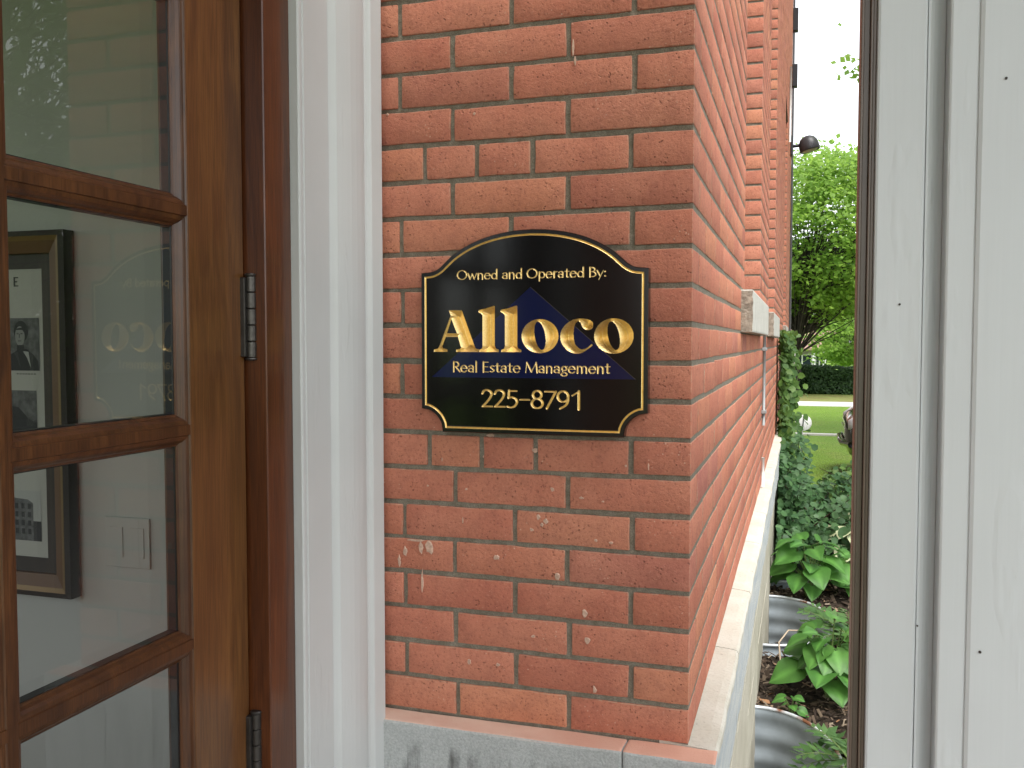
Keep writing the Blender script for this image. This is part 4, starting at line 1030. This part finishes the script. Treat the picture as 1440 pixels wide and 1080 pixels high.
leaf_plant('hosta', (0.56, 4.85, GZ), 24, 0.34, 0.36, 0.22, ME_HOSTA, 'hosta with cream-edged striped leaves beside the shrub', 'plant', 12)
# fine-leaved plants: fronds with paired leaflets
def frond_plant(loc, n, length, label, seed):
    rd = random.Random(seed); pl = empty('feathery_plant', loc, label, 'plant', 'feathery plants in the bed')
    for i in range(n):
        a = i * 2.4 + rd.uniform(-0.4, 0.4); el = rd.uniform(0.35, 1.1); V, F, A = [], [], []
        d = Vector((math.cos(a) * math.cos(el), math.sin(a) * math.cos(el), math.sin(el))); pts = []; p = Vector((0, 0, 0)); L = length * rd.uniform(0.7, 1.1)
        for k in range(9):
            pts.append(p.copy()); p = p + d * (L / 8); d = (d + Vector((0, 0, -0.11))).normalized()
        for k in range(2, 9):
            sd_ = pts[min(k, 8)] - pts[k - 1]; sd_.normalize(); side = sd_.cross(Vector((0, 0, 1))).normalized()
            for sg in (-1, 1):
                l = L * 0.30 * math.sin(math.pi * (k / 10.5)) + 0.012; dr = (side * sg + sd_ * 0.55 + Vector((0, 0, rd.uniform(-0.2, 0.25)))).normalized(); wv = dr.cross(Vector((rd.gauss(0, .3), rd.gauss(0, .3), 1))).normalized() * l * 0.2
                b = len(V); V += [pts[k], pts[k] + dr * l * 0.45 + wv, pts[k] + dr * l, pts[k] + dr * l * 0.45 - wv]; F.append((b, b + 1, b + 2, b + 3)); A += [rd.random()] * 4
        fo = obj('frond', np_mesh('frond', V, F, MAT['fern'], attrs={'rnd': A}), pl)
        MB().tube(pts, [0.0028 - 0.0002 * k for k in range(9)], 5).build('stalk', MAT['stem'], fo, True)
    return pl
frond_plant((0.37, 1.80, GZ), 16, 0.22, 'feathery green plant beside the nearest window well, bottom corner', 31)
frond_plant((0.43, 3.25, GZ), 16, 0.24, 'feathery green plant beside the middle window well and the post', 32)
frond_plant((0.60, 1.75, GZ), 14, 0.24, 'feathery green plant mostly hidden behind the white post', 35)

# ------------------------------------------------------------------ scattered leaf clouds
def leaf_cloud(name, C, N, size, mat, parent, jit=0.6, seed=1, round_=False, aspect=0.5):
    g = np.random.default_rng(seed); n = len(C)
    d = g.normal(size=(n, 3)); d /= np.linalg.norm(d, axis=1)[:, None]
    nn = N + g.normal(size=(n, 3)) * jit; nn /= np.linalg.norm(nn, axis=1)[:, None]
    d = d - nn * (d * nn).sum(1)[:, None]; d /= np.linalg.norm(d, axis=1)[:, None]; s_ = np.cross(nn, d)
    L = size * g.uniform(0.6, 1.2, n)[:, None]
    rn = g.random(n)
    if round_:
        base = C - d * L * 0.5
        P6 = [base, base + d * L * .25 + s_ * L * aspect * .8, base + d * L * .65 + s_ * L * aspect * .75, base + d * L - nn * L * .12, base + d * L * .65 - s_ * L * aspect * .75, base + d * L * .25 - s_ * L * aspect * .8]
        V = np.stack(P6, 1).reshape(-1, 3); i0 = np.arange(n)[:, None] * 6
        F = np.concatenate([i0 + [0, 1, 2, 3], i0 + [0, 3, 4, 5]]); k = 6
    else:
        base = C - d * L * 0.5
        V = np.stack([base, base + d * L * .5 + s_ * L * aspect + nn * L * .08, base + d * L, base + d * L * .5 - s_ * L * aspect + nn * L * .08], 1).reshape(-1, 3)
        i0 = np.arange(n)[:, None] * 4; F = i0 + [0, 1, 2, 3]; k = 4
    return obj(name, np_mesh(name, V, F, mat, False, {'rnd': np.repeat(rn, k)}), parent)
def rel(o, parent): o.location = -parent.location; return o
# ivy climbing the wall
iv = empty('ivy', (0.03, 5.7, GZ), 'green ivy climbing the brick wall above the end of the ledge', 'ivy')
C, N = [], []
for i in range(2300):
    t = random.random(); z = GZ + 0.1 + 1.47 * t ** 0.85; wob = 0.10 * math.sin(z * 6); wdt = 0.32 * (1.15 - 0.55 * t)
    y = 5.85 + wob + random.gauss(0, 0.5) * wdt; dep = 0.03 + abs(random.gauss(0, 1)) * 0.055 * (1.25 - 0.4 * t)
    C.append((dep, y, z)); N.append((0.6, -0.7, 0.45))
rel(leaf_cloud('foliage', np.array(C), np.array(N), 0.058, MAT['ivy'], iv, 0.55, 3, True, 0.5), iv)
mb = MB()
for k in range(4):
    x = 0.02; y = 5.7 + 0.1 * k; pts = []
    for j in range(14): pts.append((0.02 + 0.02 * random.random(), y + random.gauss(0, 0.025), GZ + j * 0.11))
    mb.tube(pts, [0.010 - 0.0005 * j for j in range(14)], 6)
rel(mb.build('vine_stem', MAT['bark'], iv, True), iv)
# shrub in front of it
sh = empty('shrub', (0.27, 5.2, GZ), 'dense dark green shrub with small leaves beside the ledge', 'shrub')
br = MB(); C, N = [], []
rd = random.Random(5)
for k in range(46):
    a = rd.uniform(0, 2 * math.pi); el = rd.uniform(0.45, 1.45); L = rd.uniform(0.45, 0.98)
    d = Vector((math.cos(a) * math.cos(el) * 0.62, math.sin(a) * math.cos(el) * 1.1, math.sin(el))); p = Vector((0.24 + rd.gauss(0, .07), 5.2 + rd.gauss(0, 0.15), GZ)); pts = []
    for j in range(9):
        pts.append(p.copy()); p = p + d * (L / 8); d = (d + Vector((rd.gauss(0, .12), rd.gauss(0, .12), -0.10))).normalized()
        if p.x < 0.07: p.x = 0.07
    br.tube(pts, [0.0085 - 0.0009 * j for j in range(9)], 5)
    for j in range(2, 9):
        for m_ in range(13):
            q = pts[j] + Vector((rd.gauss(0, .045), rd.gauss(0, .045), rd.gauss(0, .035))); q.x = max(q.x, 0.062)
            C.append(tuple(q)); N.append((0.25, -0.55, 0.85))
for k in range(900):       # low growth at its foot
    C.append((max(0.06, 0.28 + rd.gauss(0, .14)), 5.0 + rd.gauss(0, 0.25), GZ + 0.05 + abs(rd.gauss(0, 0.12)))); N.append((0.1, -0.5, 0.9))
rel(leaf_cloud('foliage', np.array(C), np.array(N), 0.050, MAT['shrub'], sh, 0.45, 4, True, 0.5), sh)
rel(br.build('branch', MAT['bark'], sh, True), sh)
# lighter bush behind it, towards the car
sh2 = empty('shrub', (0.75, 6.9, GZ), 'lighter green bush behind the dark shrub, below the car', 'shrub')
C = []; N = []
for k in range(2600):
    a = rd.uniform(0, 2 * math.pi); e_ = math.asin(rd.uniform(0, 1)); q = rd.random() ** 0.35
    C.append((0.70 + 0.42 * q * math.cos(a) * math.cos(e_), 6.9 + 0.7 * q * math.sin(a) * math.cos(e_), GZ + 0.06 + 0.27 * q * math.sin(e_) * (1 + 0.35 * math.sin(5 * a)))); N.append((0, -0.5, 0.9))
rel(leaf_cloud('foliage', np.array(C), np.array(N), 0.06, MAT['ivy'], sh2, 0.5, 6, True, 0.5), sh2)
mb = MB()
for k in range(9): mb.tube([(0.70, 6.9, GZ - 0.02), (0.70 + rd.gauss(0, .1), 6.9 + rd.gauss(0, .1), GZ + 0.2), (0.70 + rd.gauss(0, .2), 6.9 + rd.gauss(0, .25), GZ + 0.4)], [0.007, 0.005, 0.002], 5)
rel(mb.build('stem', MAT['bark'], sh2, True), sh2)

# round white marker on a stake
mk = empty('round_marker', (0.215, 9.0, GZ), 'round white disc on a thin metal stake behind the shrub', 'marker')
Mm = Matrix.Translation((0.215, 9.0, -1.462)) @ Matrix.Rotation(R(12), 4, 'Z') @ Matrix.Rotation(R(90), 4, 'X')
o = MB().lathe([(0.0, -0.003), (0.086, -0.003), (0.09, 0.0), (0.086, 0.003), (0.0, 0.003)], 36, Mm).build('disc', MAT['white_plastic'], mk, True); rel(o, mk)
o = MB().tube([(0.165, 8.985, GZ - 0.1), (0.205, 8.985, -1.55), (0.225, 8.985, -1.36)], 0.006, 8).build('stake', MAT['conduit'], mk, True); rel(o, mk)
wr = MB().tube([(0.13, 2.62, GZ), (0.11, 2.64, GZ + 0.05), (0.10, 2.75, GZ + 0.11), (0.14, 2.85, GZ + 0.14), (0.2, 2.88, GZ + 0.135)], 0.004, 6)
thing_mesh(wr, 'bent_twig', simple('dry_twig', (0.42, 0.33, 0.24), 0.8), 'pale bent twig arching over the rim of the middle window well', 'twig', (0.13, 2.62, GZ), True)

# ------------------------------------------------------------------ trees, hedge
MAT['maple'] = leaf_mat('maple_leaf', (0.15, 0.285, 0.050), (0.31, 0.47, 0.085), 0.5, 0.55)
MAT['maple2'] = leaf_mat('maple_leaf_dark', (0.045, 0.115, 0.028), (0.10, 0.20, 0.04), 0.35, 0.55)
MAT['hedge'] = leaf_mat('hedge_leaf', (0.022, 0.055, 0.018), (0.055, 0.115, 0.03), 0.2, 0.55)
MAT['trunk'] = simple('tree_bark', (0.050, 0.043, 0.038), 0.95, 0.1, 0, 0.35, 6, 0.02, 14)
def tree(loc, height, crown_c, crown_r, nclump, per, leaf, mat, trunk_r, label, seed, bare=0.28, group=None, csz=0.55):
    rd = random.Random(seed); g = np.random.default_rng(seed); base = Vector(loc)
    t = empty('tree', loc, label, 'tree', group); wood = MB()
    cc = Vector(crown_c); top = base + Vector((cc.x * 0.5, cc.y * 0.5, height * 0.72))
    tr = [base + (top - base) * (i / 8) + Vector((rd.gauss(0, trunk_r * .25), rd.gauss(0, trunk_r * .25), 0)) * (i > 0) for i in range(9)]
    tr[0].z -= 0.1
    wood.tube(tr, [trunk_r * (1.25 if i == 0 else 1 - 0.085 * i) for i in range(9)], 12)
    C, N = [], []
    for k in range(nclump):
        while True:
            q = Vector((rd.uniform(-1, 1), rd.uniform(-1, 1), rd.uniform(-1, 1)))
            if 0.25 < q.length < 1: break
        q = q.normalized() * (q.length ** 0.45)
        q = q * (1 + 0.16 * mnoise.noise(q * 2.3 + Vector((seed, 0, 0))))
        tip = base + cc + Vector((q.x * crown_r[0], q.y * crown_r[1], q.z * crown_r[2]))
        f = rd.uniform(0.30, 0.85); j = min(8, int(f * 8)); st = tr[j]
        mid = st.lerp(tip, 0.5) + Vector((rd.gauss(0, .07), rd.gauss(0, .07), 0.14 * rd.uniform(-0.6, 1))) * (tip - st).length
        wood.tube([st, st.lerp(mid, 0.5) + Vector((0, 0, .05)), mid, tip], [trunk_r * 0.17 * (1 - f * .5), trunk_r * .11, trunk_r * .065, trunk_r * .025], 5, False)
        sz = csz * rd.uniform(0.6, 1.25)
        pts = g.normal(size=(per, 3)) * [sz * .5, sz * .5, sz * .28] + np.array(tip)
        C.append(pts); N.append(np.tile([0.15, -0.35, 0.9], (per, 1)))
    C = np.concatenate(C); N = np.concatenate(N)
    rel(wood.build('trunk', MAT['trunk'], t, True), t)
    rel(leaf_cloud('crown', C, N, leaf, mat, t, 0.55, seed, False, 0.42), t)
    return t
tree((0.0, 26.15, -2.10), 6.3, (0.7, 0.2, 4.55), (3.6, 3.2, 2.35), 400, 95, 0.15, MAT['maple'], 0.155, 'large leafy maple with dark trunk in front of the hedge', 41, csz=0.62)
tree((4.25, 13.0, -2.08), 7.2, (-0.4, 0, 6.35), (2.75, 2.4, 2.3), 150, 90, 0.12, MAT['maple'], 0.16, 'tree whose leafy branch tip hangs at the top beside the post', 43)
tree((2.6, 36.0, -2.9), 3.6, (0, 0, 2.45), (1.9, 1.7, 1.25), 120, 90, 0.15, MAT['maple'], 0.09, 'small pale green tree beyond the hedge beside the white house windows', 44)
tree((-1.0, 58.0, -3.7), 9.0, (0, 0, 5.6), (5.2, 4, 4.0), 200, 60, 0.30, MAT['maple2'], 0.25, 'distant tree standing behind the roof of the house', 45, csz=1.0, group='distant trees')
tree((7.0, 60.0, -3.7), 10.0, (0, 0, 5.8), (5.5, 4, 4.6), 200, 60, 0.30, MAT['maple2'], 0.25, 'distant tree right of the house, partly behind the post', 46, csz=1.0, group='distant trees')
tree((8.5, 6.0, -2.08), 8.5, (0, 0, 5.4), (3.8, 4.2, 4.0), 240, 70, 0.22, MAT['maple2'], 0.2, 'broad unseen tree added to darken the door reflections, out past the white post', 47, csz=0.9, group='unseen trees added for reflections')  # out of view, added so the door glass mirrors something dark
tree((13.0, 12.5, -2.08), 9.5, (0, 0, 5.8), (4.2, 4.4, 4.4), 240, 70, 0.24, MAT['maple2'], 0.2, 'tall unseen tree added to darken the door reflections, beyond the parking area', 48, csz=0.9, group='unseen trees added for reflections')  # second unseen tree, added to keep the glass reflection dark
hg = empty('added_hedge', (9.5, 13.4, -2.07), 'tall dark unseen hedge added to darken the door reflections, out past the white post', 'hedge')  # unseen hedge, added to block the bright lawn mirrored in the glass
n = 9000
hx = rng.uniform(3.0, 17, n); hz = rng.random(n)
rel(leaf_cloud('foliage', np.stack([hx, 13.2 + np.abs(rng.normal(0, 0.12, n)), -2.06 + hz * 1.9 + 0.06 * np.sin(hx * 2)], 1), np.tile([0, -0.8, 0.5], (n, 1)), 0.20, MAT['hedge'], hg, 0.6, 19, False, 0.42), hg)
rel(MB().box(3.1, 16.9, 13.35, 13.85, -2.065, -0.25, 0.05).build('inner_branches', simple('added_hedge_inside', (0.012, 0.02, 0.010), 0.95, 0.05), hg), hg)
hg = empty('hedge', (1.5, 26.9, -2.09), 'long trimmed dark green hedge across the lawn', 'hedge')
n = 26000
hx = rng.uniform(-7, 9, n); hface = rng.random(n); hz = rng.random(n); hy = rng.random(n)
front_ = hface < 0.68
hyv = np.where(front_, 26.45 + np.abs(rng.normal(0, 0.05, n)), 26.45 + hy * 0.9); hzv = np.where(front_, -2.08 + hz * 0.76, -1.32 + rng.normal(0, 0.025, n))
hzv = hzv + 0.02 * np.sin(hx * 3.1)
N = np.where(front_[:, None], np.array([0, -0.8, 0.5]), np.array([0, -0.3, 1.0]))
rel(leaf_cloud('foliage', np.stack([hx, hyv, hzv], 1), N, 0.085, MAT['hedge'], hg, 0.6, 9, False, 0.4), hg)
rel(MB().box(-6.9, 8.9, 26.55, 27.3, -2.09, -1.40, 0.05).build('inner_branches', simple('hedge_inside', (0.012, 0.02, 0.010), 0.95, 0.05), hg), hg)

# ------------------------------------------------------------------ house beyond the hedge
ho = empty('house', (-2.6, 46, -3.7), 'low white-trimmed house with brown roof beyond the hedge', 'house')
def hpart(mb, nm, m_, parent=None):
    o = mb.build(nm, m_, parent or ho)
    if parent is None: o.location = -ho.location
    return o
MAT['siding'] = simple('house_siding', (0.50, 0.49, 0.45), 0.8, 0.2, 0, 0.06, 2)
hpart(MB().box(-7.0, 1.25, 42.3, 50, -3.7, -0.92), 'wall', MAT['siding'])
hpart(MB().prism([(41.7, -0.95), (41.7, -0.86), (46.1, 0.55), (50.6, -0.86), (50.6, -0.95), (46.1, 0.46)], -7.5, 1.75, 'x'), 'roof', simple('brown_shingles', (0.34, 0.215, 0.175), 0.9, 0.1, 0, 0.2, 3))
MAT['dark_pane'] = simple('dark_pane', (0.03, 0.045, 0.055), 0.1, 0.5)
for x0, x1 in [(-3.2, -1.6), (-0.15, 0.62), (0.85, 1.12), (-5.5, -4.4)]:
    wn = hpart(MB().box(x0 - 0.06, x1 + 0.06, 42.22, 42.30, -2.0, -1.13), 'window', MAT['white_plastic'])
    hpart(MB().box(x0, x1, 42.19, 42.219, -1.94, -1.19), 'pane', MAT['dark_pane'], wn); hpart(MB().box((x0 + x1) / 2 - 0.03, (x0 + x1) / 2 + 0.03, 42.17, 42.189, -1.94, -1.19), 'mullion', MAT['white_plastic'], wn)
for x in (0.74, 1.2, -0.3): hpart(MB().box(x - 0.06, x + 0.06, 41.85, 41.97, -3.7, -0.951), 'porch_column', MAT['white_plastic'])

# ------------------------------------------------------------------ parked car, nose towards the wall
car = empty('parked_car', (2.6, 9.4, -2.066), 'dark parked car with its nose just visible beside the post', 'car')
MAT['car'] = simple('car_paint', (0.012, 0.012, 0.014), 0.22, 0.5, 0, coat=0.8); MAT['tyre'] = simple('tyre', (0.02, 0.02, 0.02), 0.85); MAT['headlight'] = simple('headlight_glass', (0.55, 0.57, 0.6), 0.35); MAT['chrome'] = simple('chrome', (0.75, 0.75, 0.76), 0.15, 0.5, 0.9)
def cpart(mb, nm, m_, sm=False, parent=None):
    return mb.build(nm, m_, parent or car, sm)
def loft(stations):
    mb = MB(); m = len(stations[0])
    for st in stations: mb.v += st
    for i in range(len(stations) - 1):
        for j in range(m): mb.f.append((i * m + j, (i + 1) * m + j, (i + 1) * m + (j + 1) % m, i * m + (j + 1) % m))
    mb.f.append(tuple(range(m))); mb.f.append(tuple((len(stations) - 1) * m + j for j in range(m))[::-1]); return mb
def sect(x, hw, z0, z1, n=24, e_=3.4):
    o_ = []
    for k in range(n):
        a = 2 * math.pi * k / n; c, s_ = math.cos(a), math.sin(a)
        o_.append((x, hw * math.copysign(abs(c) ** (2 / e_), c), (z0 + z1) / 2 + (z1 - z0) / 2 * math.copysign(abs(s_) ** (2 / e_), s_)))
    return o_
cpart(loft([sect(-1.95, 0.52, 0.36, 0.62), sect(-1.90, 0.66, 0.26, 0.70), sect(-1.78, 0.78, 0.20, 0.78), sect(-1.45, 0.85, 0.18, 0.86), sect(-0.75, 0.87, 0.18, 0.96), sect(0.5, 0.87, 0.18, 0.98), sect(1.6, 0.86, 0.2, 0.96), sect(2.1, 0.78, 0.28, 0.88), sect(2.25, 0.6, 0.36, 0.72)]), 'body', MAT['car'], True)
cpart(loft([sect(-0.85, 0.70, 0.90, 0.98), sect(-0.25, 0.66, 0.92, 1.36), sect(0.1, 0.64, 0.92, 1.44), sect(0.9, 0.63, 0.92, 1.42), sect(1.55, 0.66, 0.92, 1.10), sect(1.8, 0.68, 0.9, 0.97)]), 'cabin', MAT['dark_pane'], True)
cpart(loft([sect(-0.05, 0.56, 1.40, 1.455), sect(0.1, 0.60, 1.40, 1.47), sect(0.85, 0.60, 1.40, 1.455), sect(1.0, 0.56, 1.39, 1.43)]), 'roof', MAT['car'], True)
for x in (-1.25, 1.3):
    for sg in (-1, 1):
        Mw = Matrix.Translation((x, sg * 0.76, 0.31)) @ Matrix.Rotation(R(90), 4, 'X')
        wh = cpart(MB().lathe([(0.20, -0.10), (0.29, -0.11), (0.312, -0.08), (0.312, 0.08), (0.29, 0.11), (0.20, 0.10)], 28, Mw), 'wheel', MAT['tyre'], True)
        cpart(MB().lathe([(0.0, -0.085), (0.06, -0.10), (0.17, -0.08), (0.20, -0.10), (0.20, 0.10), (0.17, 0.08), (0.06, 0.10), (0.0, 0.085)], 20, Mw), 'rim', MAT['chrome'], True, wh)
for sg in (-1, 1):
    cpart(loft([sect(-1.93, 0.03, 0.56, 0.66, 12), sect(-1.84, 0.10, 0.55, 0.73, 12), sect(-1.70, 0.09, 0.60, 0.76, 12)]), 'headlight', MAT['headlight'], True).location = (0, sg * 0.60, 0)
    cpart(MB().tube([(0.2 * 0 - 0.62, sg * 0.84, 0.95), (-0.60, sg * 0.93, 1.0), (-0.58, sg * 0.97, 1.02)], [0.02, 0.06, 0.05], 10), 'wing_mirror', MAT['car'], True)
cpart(MB().box(-1.958, -1.94, -0.42, 0.42, 0.46, 0.56, 0.006), 'grille', MAT['chrome'])
cpart(MB().tube([(-1.90, -0.64, 0.40), (-1.975, -0.4, 0.40), (-1.985, 0, 0.40), (-1.975, 0.4, 0.40), (-1.90, 0.64, 0.40)], 0.035, 8), 'bumper', MAT['car'], True)

# ------------------------------------------------------------------ paint splashes and lime marks on the bricks (thin crusts)
MAT['splash'] = simple('pale_splash', (0.56, 0.38, 0.29), 0.9, 0.1, 0, 0.2, 200)
rd = random.Random(77)
def splash(x, z, rx, rz, n=11, rag=0.35):
    mb = MB(); y = -0.0016
    pts = [(x + rx * math.cos(2 * math.pi * k / n) * (1 + rd.uniform(-rag, rag)), z + rz * math.sin(2 * math.pi * k / n) * (1 + rd.uniform(-rag, rag))) for k in range(n)]
    mb.v = [(a, y + 0.0012, b) for a, b in pts] + [(x + (a - x) * 0.8, y - 0.0006, z + (b - z) * 0.8) for a, b in pts]
    mb.f = [(k, (k + 1) % n, n + (k + 1) % n, n + k) for k in range(n)] + [tuple(range(n, 2 * n))]
    part(mb, 'splash_mark', MAT['splash'])
SPLASH = [(-0.2721, -0.8811, 0.00375, 0.005), (-0.2574, -0.8881, 0.00438, 0.005), (-0.2654, -0.895, 0.00313, 0.00313), (-0.2842, -0.9053, 0.00313, 0.00375), (-0.3525, -0.9612, 0.00625, 0.005), (-0.2456, -0.8292, 0.00375, 0.00438), (-0.4109, -0.8373, 0.0025, 0.00187), (-0.488, -0.8343, 0.0025, 0.00187), (-0.5669, -0.138, 0.0025, 0.0025), (-0.3941, -0.1495, 0.0025, 0.0025), (-0.2099, -0.05, 0.002, 0.015), (-0.206, -0.0712, 0.002, 0.0075), (-0.5118, -0.94, 0.0175, 0.0025), (-0.5354, -0.9621, 0.00375, 0.01125), (-0.5031, -0.953, 0.00438, 0.0125), (-0.4856, -0.9518, 0.0075, 0.01375), (-0.5005, -1.0182, 0.0025, 0.0225), (-0.5474, -0.9807, 0.00313, 0.01), (-0.4181, -0.8963, 0.00125, 0.00625), (-0.0725, -0.782, 0.0015, 0.00625), (-0.1125, -0.7812, 0.00187, 0.0025), (-0.1917, -0.8419, 0.00375, 0.0025), (-0.1529, -0.8462, 0.0025, 0.00187), (-0.1654, -0.917, 0.00313, 0.0025), (-0.1372, -0.919, 0.00375, 0.0025), (-0.1857, -1.0498, 0.005, 0.0075), (-0.1803, -1.0984, 0.005, 0.00625), (-0.1668, -1.1877, 0.00375, 0.0075), (-0.3772, -0.7749, 0.00125, 0.0025), (-0.459, -0.7834, 0.00125, 0.00375), (-0.3633, -0.735, 0.0075, 0.00375), (-0.279, -0.7595, 0.005, 0.005), (-0.2359, -0.9866, 0.005, 0.0075), (-0.406, -1.1615, 0.00375, 0.005), (-0.3499, -1.1622, 0.00375, 0.00375), (-0.2813, -1.1019, 0.00375, 0.0025)]
for q in SPLASH: splash(*q)

# ------------------------------------------------------------------ unseen roof added over the doorway to shade post, casing and front wall
part(MB().box(-0.655, 1.7, -3.7, -0.60, 1.10, 1.28, 0.01), 'added_shade_roof', MAT['paint_post'])
